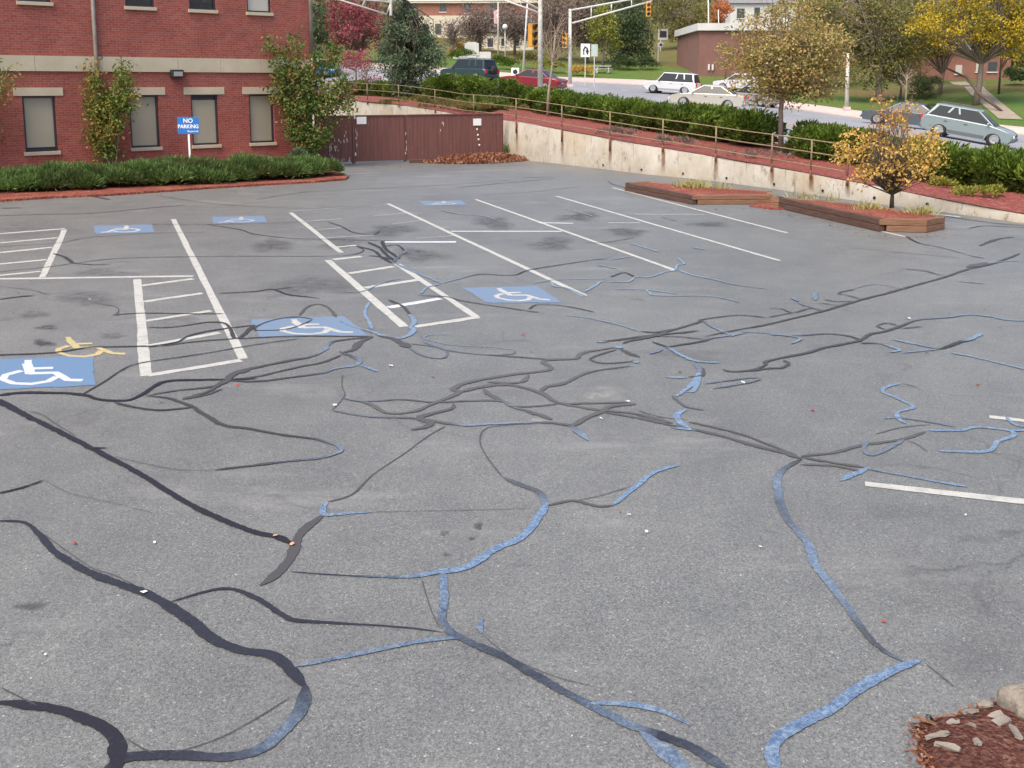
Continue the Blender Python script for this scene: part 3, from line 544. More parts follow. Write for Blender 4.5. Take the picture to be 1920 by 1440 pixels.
 ([(1352, 693), (1372, 698), (1410, 695), (1436, 685), (1440, 678), (1515, 662), (1550, 652), (1610, 640), (1630, 628), (1660, 622), (1690, 612), (1717, 601), (1775, 596), (1815, 591), (1852, 594), (1890, 601), (1935, 603)], [.03, .045, .05, .045, .04], [.1]*11+[.3, .5, .7, .7, .8, .8], .65),
 ([(1408, 697), (1440, 692), (1465, 691), (1479, 683), (1467, 676)], .035, .15, .7), ([(1612, 638), (1590, 631), (1552, 627), (1490, 630), (1440, 626), (1385, 622)], .035, [.1, .1, .2, .3, .8, .6], .7), ([(1440, 628), (1470, 630), (1500, 636), (1482, 646)], .04, .9, .6), ([(1612, 645), (1647, 645), (1672, 652), (1686, 658), (1666, 662)], .04, [.1, .3, .9, 1, 1], .7),
 ([(1672, 637), (1715, 646), (1760, 655), (1777, 651), (1800, 642), (1820, 637), (1841, 626)], [.05, .04, .06, .05], [1, .9, .2, .1, .1, .8, 1], .8), ([(1690, 663), (1760, 656)], .03, .7, .7), ([(1782, 662), (1817, 669), (1865, 680), (1940, 698)], [.04, .03, .04], .9, .7), ([(1660, 619), (1645, 612), (1663, 607), (1685, 612)], .035, .2, .7), ([(1690, 617), (1730, 613)], .03, .1, .5),
 ([(1320, 721), (1385, 712), (1418, 709), (1420, 714), (1397, 720), (1335, 730)], .028, .35, .7), ([(1835, 462), (1870, 449), (1905, 445)], [.03, .09, .03], .1, .6), ([(1700, 444), (1722, 456), (1765, 465), (1812, 478)], [.07, .03, .02], .1, .8), ([(1590, 465), (1665, 472), (1800, 484)], .022, .1, .5), ([(1815, 429), (1852, 424), (1935, 428)], .05, .1, .6), ([(1765, 405), (1865, 419), (1935, 424)], .06, .15, .5),
 ([(160, 366), (207, 375)], .06, .1, .9), ([(290, 366), (380, 380), (480, 388), (600, 391), (720, 384)], .03, .1, .6), ([(480, 375), (560, 362), (640, 357), (740, 352), (860, 345), (960, 338)], .035, .1, .6), ([(860, 352), (930, 345), (1040, 335)], .05, .1, .6), ([(900, 366), (1000, 360), (1090, 350)], .03, .1, .6), ([(1140, 340), (1150, 346), (1172, 352)], .05, .2, .6), ([(980, 334), (1035, 332)], .07, .1, .6), ([(0, 391), (42, 390)], .08, .1, .8)]
lot_seals = CR[:100]
more = tag(bpy.data.objects.new('x', None)) if False else None
def seal(rec, parent):
    pts, w, g, d = rec; wm_ = sum(w)/len(w) if hasattr(w, '__len__') else w
    if wm_ < .021: d *= .6; w = [q*.72 for q in w] if hasattr(w, '__len__') else w*.72
    ym = sum(p[1] for p in pts)/len(pts); fc = .78 if ym > 880 else (1.05 if ym > 620 else .92); w = [q*fc for q in w] if hasattr(w, '__len__') else w*fc
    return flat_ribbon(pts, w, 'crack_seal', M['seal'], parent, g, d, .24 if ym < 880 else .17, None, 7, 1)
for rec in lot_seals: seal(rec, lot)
rest = [seal(rec, lot) for rec in CR[100:]]
# the seals past the hundredth are joined into one part
if rest:
    V = []; Q = []; G = []; Dk = []
    for o in rest:
        me = o.data; b = len(V); V += [v.co[:] for v in me.vertices]; Q += [[b+i for i in p.vertices] for p in me.polygons]
        G += [a.value for a in me.attributes['gloss'].data]; Dk += [a.value for a in me.attributes['dark'].data]
        bpy.data.objects.remove(o)
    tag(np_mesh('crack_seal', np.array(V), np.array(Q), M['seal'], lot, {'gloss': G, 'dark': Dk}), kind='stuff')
# stains and tone patches
def stain(cx, cy, rx, ry, a, tone=0.):
    c = gp(cx, cy)[:2]; ex = gp(cx+rx, cy)[:2]-c; ey = gp(cx, cy-ry)[:2]-c; ZI[0] += 1; z = .0018+.000003*ZI[0]
    n = 28; V = [(*c, z)]; A = [1.]; r = np.random.default_rng(int(cx*7+cy))
    ph = r.uniform(0, 6.28, 4)
    for ring, al in ((.5, .8), (1., 0.)):
        for k in range(n):
            t = 2*math.pi*k/n; rad = ring*(1+.18*math.sin(2*t+ph[0])+.14*math.sin(3*t+ph[1])+.1*math.sin(5*t+ph[2])); p = c+ex*math.cos(t)*rad+ey*math.sin(t)*rad; V.append((*p, z)); A.append(al)
    F = [(0, 1+k, 1+(k+1) % n, 1+(k+1) % n) for k in range(n)]
    mb = MB(); mb.add(V, [(0, 1+k, 1+(k+1) % n) for k in range(n)]+[(1+k, 1+n+k, 1+n+(k+1) % n, 1+(k+1) % n) for k in range(n)])
    o = mb.build('stain_tone_patch', M['stain'], lot); me = o.data
    for nm, vals in (('alpha', [x*a for x in A]), ('tone', [tone]*len(A))):
        at = me.attributes.new(nm, 'FLOAT', 'POINT'); at.data.foreach_set('value', vals)
for s in [(1085, 407, 48, 9, .8), (1175, 435, 48, 9, .75), (1035, 458, 55, 14, .6), (1330, 421, 38, 7, .7), (925, 418, 48, 12, .7), (735, 432, 60, 12, .6), (790, 478, 60, 14, .6), (510, 460, 40, 16, .6), (590, 535, 90, 22, .5, .3), (165, 560, 60, 18, .6, .3),
          (88, 614, 24, 6, 1, .2), (82, 644, 24, 8, 1.2, 0), (212, 630, 30, 6, .6, .2), (65, 590, 40, 8, .5, .2), (60, 1137, 36, 9, .9, .2), (833, 1000, 13, 5, .9, .1), (897, 986, 12, 8, .9, .1), (885, 1010, 7, 4, .9, .1), (838, 1040, 9, 4, .8, .1), (1830, 1010, 50, 12, .35, .3), (1890, 1000, 26, 12, .45, .2), (1790, 1100, 190, 80, .25, .5), (1850, 1220, 140, 60, .3, .45),  # the wide faint ones at lower right just darken the asphalt
          (1700, 960, 100, 20, .2, .5), (190, 510, 60, 10, .5, .3), (700, 620, 40, 6, .3, .4), (330, 600, 60, 10, .4, .3), (640, 455, 60, 12, .5, .3), (1660, 395, 50, 6, .5, .3), (203, 434, 6, 4, 1.5, 0), (1290, 665, 80, 14, .3, .4), (1135, 740, 55, 18, 1.0, .8), (1010, 788, 22, 5, 1., .9), (1075, 765, 40, 6, .6, .8), (150, 800, 160, 30, .25, .5), (60, 430, 90, 20, .3, .4)]: stain(*s)

# ------------------------------------------------------------------ foliage builders
def leaves(pos, dirs, ln, wd, seed=0, jit=.5, lfbase=None):
    """rhombic leaves: pos (n,3), dirs (n,3) unit growth direction"""
    r = np.random.default_rng(seed); n = len(pos); d = dirs+r.normal(0, jit, (n, 3)); d /= np.linalg.norm(d, axis=1, keepdims=True)+1e-9
    s = np.cross(d, r.normal(0, 1, (n, 3))); s /= np.linalg.norm(s, axis=1, keepdims=True)+1e-9
    L = ln*r.uniform(.6, 1.3, (n, 1)); Wd = wd*r.uniform(.6, 1.3, (n, 1))
    nn = np.cross(d, s)*L*.12
    V = np.stack([pos, pos+d*L*.5+s*Wd/2+nn, pos+d*L, pos+d*L*.5-s*Wd/2+nn], 1).reshape(-1, 3)
    Q = np.arange(4*n).reshape(n, 4); lf = r.uniform(0, 1, n) if lfbase is None else np.clip(lfbase+r.normal(0, .16, n), 0, 1)
    return V, Q, np.repeat(lf, 4)
def bush(name, c, rx, ry, h, n, ln, wd, mt, seed, parent=None, clumps=14, up=.5, rz=0., flat=False):
    """shrub: clump centres over a dome, sprays growing outward from each"""
    r = np.random.default_rng(seed); P = []; Dd = []; B = []
    ca, sa = math.cos(rz), math.sin(rz)
    for k in range(clumps):
        a = r.uniform(0, 2*math.pi); q = math.sqrt(r.uniform(0, 1)); z = h*(.08+.72*math.sqrt(max(0, 1-q*q*.96)))*r.uniform(.7, 1.12)
        if flat: z = h*r.uniform(.2, .88)
        cc = np.array([rx*q*math.cos(a)*.9, ry*q*math.sin(a)*.9, z]); rad = r.uniform(.16, .34)*min(max(rx, ry), h*1.6)+.06
        m = n//clumps; d = r.normal(0, 1, (m, 3)); d[:, 2] = np.abs(d[:, 2])*1.1-.15; d /= np.linalg.norm(d, axis=1, keepdims=True)
        p = cc+d*rad*np.cbrt(r.uniform(.15, 1, (m, 1)))*np.array([1.2, 1.2, .8]); dd = d+np.array([0, 0, up])
        P.append(p); Dd.append(dd); B.append(np.full(m, r.uniform(.25, .75)))
    P = np.concatenate(P); Dd = np.concatenate(Dd); B = np.concatenate(B); k = P[:, 2] > 0; P, Dd, B = P[k], Dd[k], B[k]
    x = P[:, 0]*ca-P[:, 1]*sa; y = P[:, 0]*sa+P[:, 1]*ca; P = np.stack([x, y, P[:, 2]], 1)
    x = Dd[:, 0]*ca-Dd[:, 1]*sa; y = Dd[:, 0]*sa+Dd[:, 1]*ca; Dd = np.stack([x, y, Dd[:, 2]], 1); Dd /= np.linalg.norm(Dd, axis=1, keepdims=True)
    V, Q, lf = leaves(P, Dd, ln, wd, seed, .35, B)
    o = np_mesh(name, V, Q, mt, parent, {'lf': lf}); o.location = tuple(map(float, c)); return o
def crown_tree(name, label, cat, base, crown, n, ls, lmat, tmat, seed, trunk=None, tr=.12, group=None, ncl=60, spread=.28, twigs=True, droop=0., leafw=.6, limb_n=None, dens=None, shell=.45):
    """crown: list of world ellipsoids (centre, rx, ry, rz); trunk: list of world points"""
    base = Vector(base); root = empty(name, base, 0, label, cat, group); r = np.random.default_rng(seed)
    vol = np.array([e[1]*e[2]*e[3] for e in crown]); vol = vol**.8/np.sum(vol**.8); C = []; sc = []
    for k in range(ncl):
        e = crown[r.choice(len(crown), p=vol)]; d = r.normal(0, 1, 3); d /= np.linalg.norm(d); q = r.uniform(shell, 1)**.6
        C.append(np.array(e[0])+d*np.array(e[1:4])*q); sc.append(min(e[1:4])*spread*r.uniform(.6, 1.3))
    C = np.array(C)-np.array(base); sc = np.array(sc)
    tb = MB(); tp = [Vector(p)-base for p in (trunk or [base, base+Vector((0, 0, 1))*(crown[0][0][2]-base.z)])]
    top = tp[-1]; m = len(tp); rad = [tr*(1-.55*i/(m-1)) for i in range(m)]
    tb.tube(tp, rad, 9)
    tro = tb.build('trunk', tmat, root, True)
    lb = MB(); order = r.permutation(ncl)[:(limb_n or ncl)]
    for k in order:
        c = Vector(C[k]); t = r.uniform(.35, 1.); s = tp[0].lerp(top, t) if m == 2 else tp[max(1, m-1-int(r.integers(0, 2)))]
        if m == 2: s = tp[0].lerp(top, r.uniform(.45, 1))
        mid = s.lerp(c, .5)+Vector(r.normal(0, .08, 3))*(c-s).length; mid.z += .05*(c-s).length
        rr = tr*.32*r.uniform(.5, 1.); lb.tube([s, mid, c], [rr, rr*.6, rr*.15], 4, False)
    lb.build('branch', tmat, root, True).name = 'branch'
    if n:
        per = np.maximum(3, (sc**1.5/np.sum(sc**1.5)*n)).astype(int); P = []; B = []; Dd = []
        for k in range(ncl):
            g = r.normal(0, 1, (per[k], 3)); g /= np.linalg.norm(g, axis=1, keepdims=True); g *= np.cbrt(r.uniform(0, 1, (per[k], 1)))*1.5
            P.append(C[k]+g*sc[k]*np.array([1.15, 1.15, .75])); B.append(np.full(per[k], r.uniform(.15, .85))); Dd.append(g*.5+np.array([0, 0, -droop]))
        P = np.concatenate(P); B = np.concatenate(B); Dd = np.concatenate(Dd); P[:, 2] = np.maximum(P[:, 2], .05)
        V, Q, lf = leaves(P, Dd, ls, ls*leafw, seed+1, .7, B); np_mesh('crown', V, Q, lmat, root, {'lf': lf})
    return root
def ell(px, py, rx, ry, D, dy=0., dr=1.):
    c = dp(px, py, D+dy); s = FPX/(D+dy); return (c, rx/s, rx/s*dr, ry/s)

# ------------------------------------------------------------------ mulch bed and brick building
C0 = gp(588, 308); FD = np.array([.7661, .6427]); fang = math.atan2(FD[1], FD[0]); FN = np.array([FD[1], -FD[0]])
def fw(s, z, out=0.): return (C0[0]+FD[0]*s+FN[0]*out, C0[1]+FD[1]*s+FN[1]*out, z)
bed = [(-80, 385), (0, 379), (100, 372), (200, 368), (300, 361), (400, 354), (500, 348), (590, 343), (648, 338), (654, 333), (640, 327)]
bp = [tuple(gp(x, y)[:2]) for x, y in bed]; p1 = fw(.3, 0, .02); p0 = fw(-22, 0, .02)
mb = MB(); ring = [(-22.0, 14.0)]+bp+[(p1[0], p1[1]), (p0[0], p0[1])]
mb.prism(ring, -.02, .06); tag(mb.build('mulch_bed', M['mulch'], None), kind='structure')
B = empty('brick_building', fw(0, 0), fang, 'red brick two storey office building with pale stone bands and dark framed windows', 'building')
G1 = [(-13.2, -12.25), (-9.93, -8.97), (-6.68, -5.72), (-4.60, -3.64), (-2.48, -1.54)]    # local x along the facade, the corner is x = 0
ops = [(a, b, .88, 2.60) for a, b in G1]+[(a, b, 5.44, 7.1) for a, b in [(-13.1, -12.1), (-9.85, -8.9), (-6.63, -5.68), (-4.5, -3.56), (-2.42, -1.5)]]
def wall_grid(x0, x1, z0, z1, ops, th, dep):
    xs = sorted({x0, x1, *[o[0] for o in ops], *[o[1] for o in ops]}); zs = sorted({z0, z1, *[o[2] for o in ops], *[o[3] for o in ops]}); mb = MB()
    for i in range(len(xs)-1):
        for j in range(len(zs)-1):
            cx, cz = (xs[i]+xs[i+1])/2, (zs[j]+zs[j+1])/2
            if any(o[0] < cx < o[1] and o[2] < cz < o[3] for o in ops): continue
            mb.add([(xs[i], 0, zs[j]), (xs[i+1], 0, zs[j]), (xs[i+1], 0, zs[j+1]), (xs[i], 0, zs[j+1])], [(0, 1, 2, 3)])
    for a, b, c, d in ops:
        mb.add([(a, 0, c), (b, 0, c), (b, 0, d), (a, 0, d), (a, dep, c), (b, dep, c), (b, dep, d), (a, dep, d)], [(0, 4, 5, 1), (1, 5, 6, 2), (2, 6, 7, 3), (3, 7, 4, 0)])
    mb.add([(x1, 0, z0), (x1, th, z0), (x1, th, z1), (x1, 0, z1), (x0, 0, z0), (x0, th, z0), (x0, th, z1), (x0, 0, z1)], [(0, 1, 2, 3), (7, 6, 5, 4), (3, 2, 6, 7), (1, 5, 6, 2)]); return mb
wall_grid(-26, 0, 0, 9.2, ops, 14, .16).build('brick_wall', M['brick'], B)
MB().box((-13, 7, 9.3), (26.3, 14.3, .2)).build('roof', M['limestone'], B)
mb = MB()
for k in range(18):
    a = -26+k*1.5; b = min(a+1.49, .04)
    if b > a: mb.box(((a+b)/2, -.02, 3.585), (b-a, .07, .47))
mb.build('stone_band', M['limestone'], B)
for i, (a, b, c, d) in enumerate(ops):
    low = i < 5; gl = M['shade'] if low or i == 9 else M['darkglass']
    z0 = c; z1 = d
    wz = MB()
    if low: g0 = c+(.13 if i == 1 else .05); g1 = d-(.19 if i == 3 else .06)
    else: g0, g1 = c+.06, d-.06
    wz.box(((a+b)/2, .13, (g0+g1)/2), (b-a-.12, .01, g1-g0)); w = wz.build('window', M['whiteblind'] if i == 9 else gl, B)
    f = MB()
    for bx in (((a+.03), (c+d)/2, .06, d-c), ((b-.03), (c+d)/2, .06, d-c)): f.box((bx[0], .10, bx[1]), (bx[2], .08, bx[3]))
    f.box(((a+b)/2, .10, c+.03), (b-a-.12, .08, .06)); f.box(((a+b)/2, .10, d-.03), (b-a-.12, .08, .06)); f.box(((a+b)/2, .145, (c+d)/2), (b-a-.01, .01, d-c-.01))
    f.build('frame', M['frame'], w)
    MB().box(((a+b)/2, -.005, c-.055), (b-a+.1, .13, .11)).build('sill', M['limestone'], w, bevel=.008)
    if low: MB().box(((a+b)/2, .0, d+.125), (b-a+.48, .06, .25)).build('lintel', M['limestone'], w)
MB().tube([(-7.68, -.09, .02), (-7.68, -.09, 9.1)], .065, 8).build('downspout', M['pipe'], B, True)
MB().tube([(.03, -.05, 3.9), (.03, -.05, 9.1)], .075, 8).build('downspout', M['pipe'], B, True)
lp = MB().box((-5.09, -.13, 3.30), (.44, .22, .26), 0, .92); lo = lp.build('wall_lamp', M['black'], B, bevel=.02)
MB().box((-5.09, -.245, 3.29), (.30, .012, .15)).build('lens', M['lens'], lo)

# no parking sign
pb = gp(358, 343); pb[2] = .06
s_ = FPX/pb[1]
sg = empty('parking_sign', (pb[0], pb[1], 0), R(4), 'blue no parking sign on a white post standing among the junipers', 'sign')
hz = lambda y: dp(358, y, pb[1])[2]
zt, zb_ = hz(219.5), hz(251); hw = 19.5/s_
MB().box((0, .02, zb_*.5+.1), (.055, .03, zb_+.25)).build('post', M['signwhite'], sg)
bd = MB().prism([(-hw, -.006), (hw, -.006), (hw, .004), (-hw, .004)], zb_, zt).build('sign_board', M['signblue'], sg, bevel=.004)
def text(body, size, loc, mt, parent, rot=(math.pi/2, 0, 0), align='CENTER', ext=.001, name='lettering', bold=.0, xs=1.):
    cu = bpy.data.curves.new(name, 'FONT'); cu.body = body; cu.size = size; cu.align_x = align; cu.extrude = ext; cu.offset = bold
    o = bpy.data.objects.new(name, cu); S.collection.objects.link(o); bpy.context.view_layer.update()
    me = bpy.data.meshes.new_from_object(o.evaluated_get(bpy.context.evaluated_depsgraph_get())); bpy.data.objects.remove(o)
    o = bpy.data.objects.new(name, me); me.materials.append(mt); link(o, parent); o.rotation_euler = rot; o.location = loc; o.scale = (xs, 1, 1); return o
H = zt-zb_
text('NO', H*.36, (0, -.012, zb_+H*.66), M['signwhite'], bd, bold=.004); text('PARKING', H*.31, (0, -.012, zb_+H*.34), M['signwhite'], bd, bold=.004, xs=.94)
text('Reserved', H*.17, (hw*.42, -.012, zb_+H*.1), M['signwhite'], bd, bold=.001)

# junipers in the bed
jx = [(-25, 359), (50, 357), (120, 354), (195, 352), (265, 348), (330, 345), (395, 342), (465, 338), (530, 335), (590, 331)]
ordn = ['first', 'second', 'third', 'fourth', 'fifth', 'sixth', 'seventh', 'eighth', 'ninth', 'tenth', 'eleventh', 'twelfth']
for i, (x, y) in enumerate(jx):
    c = gp(x, y); c[2] = .04; hh = [.46, .40, .50, .42, .47, .56, .44, .50, .43, .38][i]
    o = bush('juniper', c, 1.1 if i < 9 else .9, 1.35-.03*i, hh, 15000, .2, .028, M['juniper'], 100+i, None, 30, .5, fang*.5)
    tag(o, 'spreading green juniper below the brick wall, %s from the left end of the bed' % ordn[i], 'juniper', 'junipers in the bed along the brick wall')

# climbing plants on the facade
def climber(name, label, cols, s_base, n, mt, seed, ls, cat='climbing plant', stems=5):
    b = Vector(fw(s_base, .05, .45)); root = empty(name, b, 0, label, cat); r = np.random.default_rng(seed); tb = MB(); P = []; Bf = []
    for k in range(stems):
        cx, cy, rx, ry, D = cols[k % len(cols)]; e = dp(cx+r.normal(0, rx*.4), cy-ry*.3, D); a = Vector(e)-b; tb.tube([Vector(r.normal(0, .06, 3))*Vector((1, 1, 0)), a*.5+Vector(r.normal(0, .08, 3)), a], [.028, .018, .006], 5, False)
    tb.build('stem', M['trunk_pale'], root, True)
    wts = np.array([c[2]*c[3] for c in cols], float); wts /= wts.sum()
    for (cx, cy, rx, ry, D), w in zip(cols, wts):
        m = int(n*w); cc = max(6, int(m/45)); cen = []
        for k in range(cc):
            while True:
                u, v = r.uniform(-1, 1, 2)
                if u*u+v*v < 1: break
            cen.append(dp(cx+u*rx, cy+v*ry, D+r.uniform(-.3, .3)))
        cen = np.array(cen); id_ = r.integers(0, cc, m); q = cen[id_]+r.normal(0, .15, (m, 3)); P.append(q); Bf.append(r.uniform(.1, .9, cc)[id_])
    P = np.concatenate(P)-np.array(b); Bf = np.concatenate(Bf)
    V, Q, lf = leaves(P, np.tile([.3, -.3, -.1], (len(P), 1)), ls, ls*.55, seed, .8, Bf); np_mesh('foliage', V, Q, mt, root, {'lf': lf}); return root
D1 = fw(-7.7, 0)[1]-.35
climber('climbing_shrub', 'forked leafy shrub trained up the brick wall beside the downspout', [(174, 165, 8, 45, D1), (230, 150, 9, 34, D1), (232, 180, 16, 24, D1), (200, 240, 30, 36, D1), (196, 278, 18, 22, D1), (180, 205, 14, 25, D1), (218, 205, 20, 25, D1)], -7.5, 4600, M['climber'], 31, .12)
DL = fw(-11.5, 0)[1]-.35
climber('climbing_shrub', 'sparse leafy branches entering at the left edge of the photo by the brick wall', [(8, 140, 14, 16, DL), (0, 175, 14, 34, DL), (-35, 190, 32, 90, DL)], -11.6, 1800, M['climber'], 32, .11)
D2 = 36.2
climber('tall_shrub', 'tall vase shaped leafy shrub at the corner of the brick building', [(530, 150, 24, 55, D2), (560, 180, 40, 60, D2), (600, 160, 40, 55, D2), (640, 185, 18, 45, D2), (580, 225, 50, 40, D2), (575, 262, 28, 32, D2), (575, 290, 22, 18, D2), (548, 95, 12, 28, D2), (512, 85, 10, 20, D2), (620, 110, 14, 26, D2)], -.4, 9500, M['bigshrub'], 33, .13, 'shrub', 12)
ob = bush('small_evergreen_shrub', tuple(gp(560, 316)[:2])+(.03,), .45, .45, .65, 1600, .1, .03, M['spruce'], 41, None, 10); tag(ob, 'small dark evergreen shrub at the foot of the tall shrub by the corner', 'shrub')

# ------------------------------------------------------------------ brown board fence
M['scrap'] = mat('pale_scrap', (.5, .44, .40), .7)
fa, fb = gp(597, 309), gp(942, 297); fb[1] += .0
FA = math.atan2(fb[1]-fa[1], fb[0]-fa[0]); FL = math.hypot(fb[0]-fa[0], fb[1]-fa[1]); fence = empty('board_fence', fa, FA, 'brown vertical board fence with a gate between the brick building and the concrete wall', 'fence')
def xf(px): # local x on the fence line from pixel column
    d = ray(px, 300)[:2]; A = np.array([[d[0], -math.cos(FA)], [d[1], -math.sin(FA)]]); t = np.linalg.solve(A, fa[:2]); return t[1]
FH = 1.77
for (a, b, nm) in ((595, 661, 'board_panel'), (667, 759, 'gate_leaf'), (763, 942, 'board_panel')):
    x0, x1 = xf(a), xf(b); mb = MB(); k = 0; x = x0
    while x < x1-.02:
        w = min(.145, x1-x); mb.box((x+w/2, .0005*(k % 2), FH/2+.04), (w-.004, .03, FH-.08-.003*(k % 3))); x += .145; k += 1
    mb.box(((x0+x1)/2, .03, FH/2), (x1-x0, .02, FH-.14)); mb.box(((x0+x1)/2, -.005, FH+.01), (x1-x0, .07, .04)); mb.build(nm, M['boards'], fence)
MB().box((xf(664), .05, FH/2-.02), (.12, .04, FH-.06)).build('gap_shade', M['black'], fence)  # black strip stands in for the shade in the gate gap
for a in (595, 664.6, 761, 942): MB().box((xf(a), .06, FH/2), (.09, .09, FH+.02)).build('post', M['boards'], fence)
MB().box((xf(664)+.05, -.03, 1.72), (.05, .03, .12)).build('hinge', M['galv'], fence)
MB().box((xf(664)+.05, -.03, .35), (.05, .03, .12)).build('hinge', M['galv'], fence)
def flecks(px0, px1, z0, z1, n_, seed):
    r = np.random.default_rng(seed); mb = MB()
    for k in range(n_):
        x = xf(r.uniform(px0, px1)); z = r.uniform(z0, z1); w_, h_ = r.uniform(.012, .04), r.uniform(.04, .14)
        mb.add([(x+w_*math.cos(a)*r.uniform(.5, 1), -.0185, z+h_*math.sin(a)*r.uniform(.5, 1)) for a in np.linspace(0, 2*math.pi, 7)[:-1]], [tuple(range(6))])
    tag(mb.build('peeled_paint', M['scrap'], fence), kind='stuff')
flecks(618, 624, .1, .75, 7, 1); flecks(628, 640, .5, .95, 7, 2); flecks(645, 652, .75, 1.2, 5, 3); flecks(640, 656, .05, .2, 6, 4); flecks(668, 671, .15, 1.3, 6, 5); flecks(760, 763, .1, 1.2, 5, 6); flecks(826, 832, 1.1, 1.5, 3, 7)
for (a, b, yy, txt) in ((670, 688, 226, 'gate notice'), (887, 902, 229, 'fence notice')):
    x0, x1 = xf(a), xf(b); z = dp(a, yy, fa[1]+math.sin(FA)*x0)[2]; p = fence.matrix_basis @ Vector(((x0+x1)/2, -.035, z))
    p = Vector((fa[0]+math.cos(FA)*(x0+x1)/2+math.sin(FA)*.035, fa[1]+math.sin(FA)*(x0+x1)/2-math.cos(FA)*.035, z))
    o = MB().box((0, 0, 0), (x1-x0, .012, .27)).build('notice_board', M['signwhite'], None, bevel=.004); o.location = p; o.rotation_euler = (0, 0, FA)
    tag(o, 'blank looking white notice board at the top of the brown gate' if a < 800 else 'white notice board near the right end of the brown fence', 'sign')
    if a > 800:
        for k, dz in enumerate((.28, .5, .68, .9)):
            MB().lathe([(.0, -.012), (.035, -.01), (.04, 0)], 10, (0, 0, 0), 'y').build('reflector_dot', M['signwhite'], fence).location = ((x0+x1)/2+.03*k, -.02, z-dz)

# ------------------------------------------------------------------ retaining wall with railing
wpx = np.concatenate([np.arange(520, 942, 20), np.arange(942, 2500, 12)])
WP = np.array([wpt(x) for x in wpx]); tng = np.gradient(WP[:, :2], axis=0); tng /= np.linalg.norm(tng, axis=1, keepdims=True); nrm = np.stack([tng[:, 1], -tng[:, 0]], 1)
if nrm[10] @ np.array([0, -1]) < 0: nrm = -nrm
V = []; 
for i, p in enumerate(WP):
    f = p[:2]; bk = p[:2]-nrm[i]*.24
    V += [(*f+nrm[i]*.02, -.05), (*f, p[2]-.012), (*(f-nrm[i]*.012), p[2]), (*bk, p[2]), (*bk, -.05)]
V = np.array(V); q = []
for i in range(len(WP)-1):
    for k in range(4): q.append((i*5+k, (i+1)*5+k, (i+1)*5+k+1, i*5+k+1))
rw = np_mesh('retaining_wall', V, np.array(q), M['concrete']); tag(rw, 'long stained concrete retaining wall curving down to the right', 'wall')
def wat(px):
    p = wpt(px); a = wpt(px-6); b = wpt(px+6); t = (b-a)[:2]; t /= np.linalg.norm(t); n_ = np.array([t[1], -t[0]]); n_ = n_ if n_[1] < 0 else -n_; return p, t, n_
for px in (1134, 1207, 1286, 1369, 1460, 1553, 1652, 1754):
    p, t, n_ = wat(px); c = p[:2]+n_*.03
    o = MB().lathe([(.0, 0), (.03, 0), (.038, -.008), (.038, .03)], 12, (0, 0, 0), 'y').build('weep_hole', M['black'], rw); o.location = (c[0], c[1], .14); o.rotation_euler = (0, 0, math.atan2(t[1], t[0]))
for px in (942, 1030, 1110, 1190, 1275, 1340, 1405, 1480, 1590, 1700, 1820):
    p, t, n_ = wat(px); o = MB().box((0, -.003, p[2]/2), (.012, .05, p[2]-.02)).build('joint', M['pipe'], rw); o.location = (*(p[:2]+n_*-.018), 0); o.rotation_euler = (0, 0, math.atan2(t[1], t[0]))
rl = empty('pipe_railing', wpt(975), 0, 'rusty tan pipe railing with three rails along the top of the concrete wall', 'railing'); r0 = Vector(wpt(975))
rend = 1600
for hgt in (.93, .60, .24):
    pts = []
    for px in range(600, rend+1, 12):
        p, t, n_ = wat(px); q_ = p[:2]+n_*.05; pts.append(Vector((q_[0], q_[1], p[2]+hgt))-r0)
    MB().tube(pts, .018, 6).build('rail', M['rail'], rl, True)
for px in (640, 690, 749, 817, 890, 970, 1056, 1147, 1247, 1348, 1455, 1530, rend):
    p, t, n_ = wat(px); q_ = p[:2]+n_*.05; b_ = Vector((q_[0], q_[1], p[2]))-r0; lowz = -.42 if 950 < px < 1200 else -.12
    po = MB().tube([b_+Vector((0, 0, .12)), b_+Vector((0, 0, .95))], .026, 7).build('post', M['rail'], rl, True)
    MB().tube([b_+Vector((0, 0, lowz)), b_+Vector((0, 0, .12))], .032, 7).build('post_base', M['rust'], po, True)
    if px > 942:    # rust run-down on the concrete
        c = p[:2]+n_*.024; mb = MB(); ww = .13; zt_ = p[2]-.01; zb2 = max(.05, p[2]-1.2)
        ve = []; al = []
        for k, (z, a) in enumerate(((zt_, 1.), (zt_-.25*(zt_-zb2), .9), (zt_-.6*(zt_-zb2), .55), (zb2, 0.))):
            for s, aa in ((-1, 0.), (-.35, a), (.35, a), (1, 0.)):
                x_ = c+t*ww*s*(.7+.4*k/3); ve.append((*(x_+n_*.004*(1-z/p[2])), z)); al.append(aa)
        mb.add(ve, [(k*4+j, k*4+j+1, k*4+j+5, k*4+j+4) for k in range(3) for j in range(3)]); o = mb.build('rust_streak', M['ruststain'], rw); at = o.data.attributes.new('alpha', 'FLOAT', 'POINT'); at.data.foreach_set('value', al)

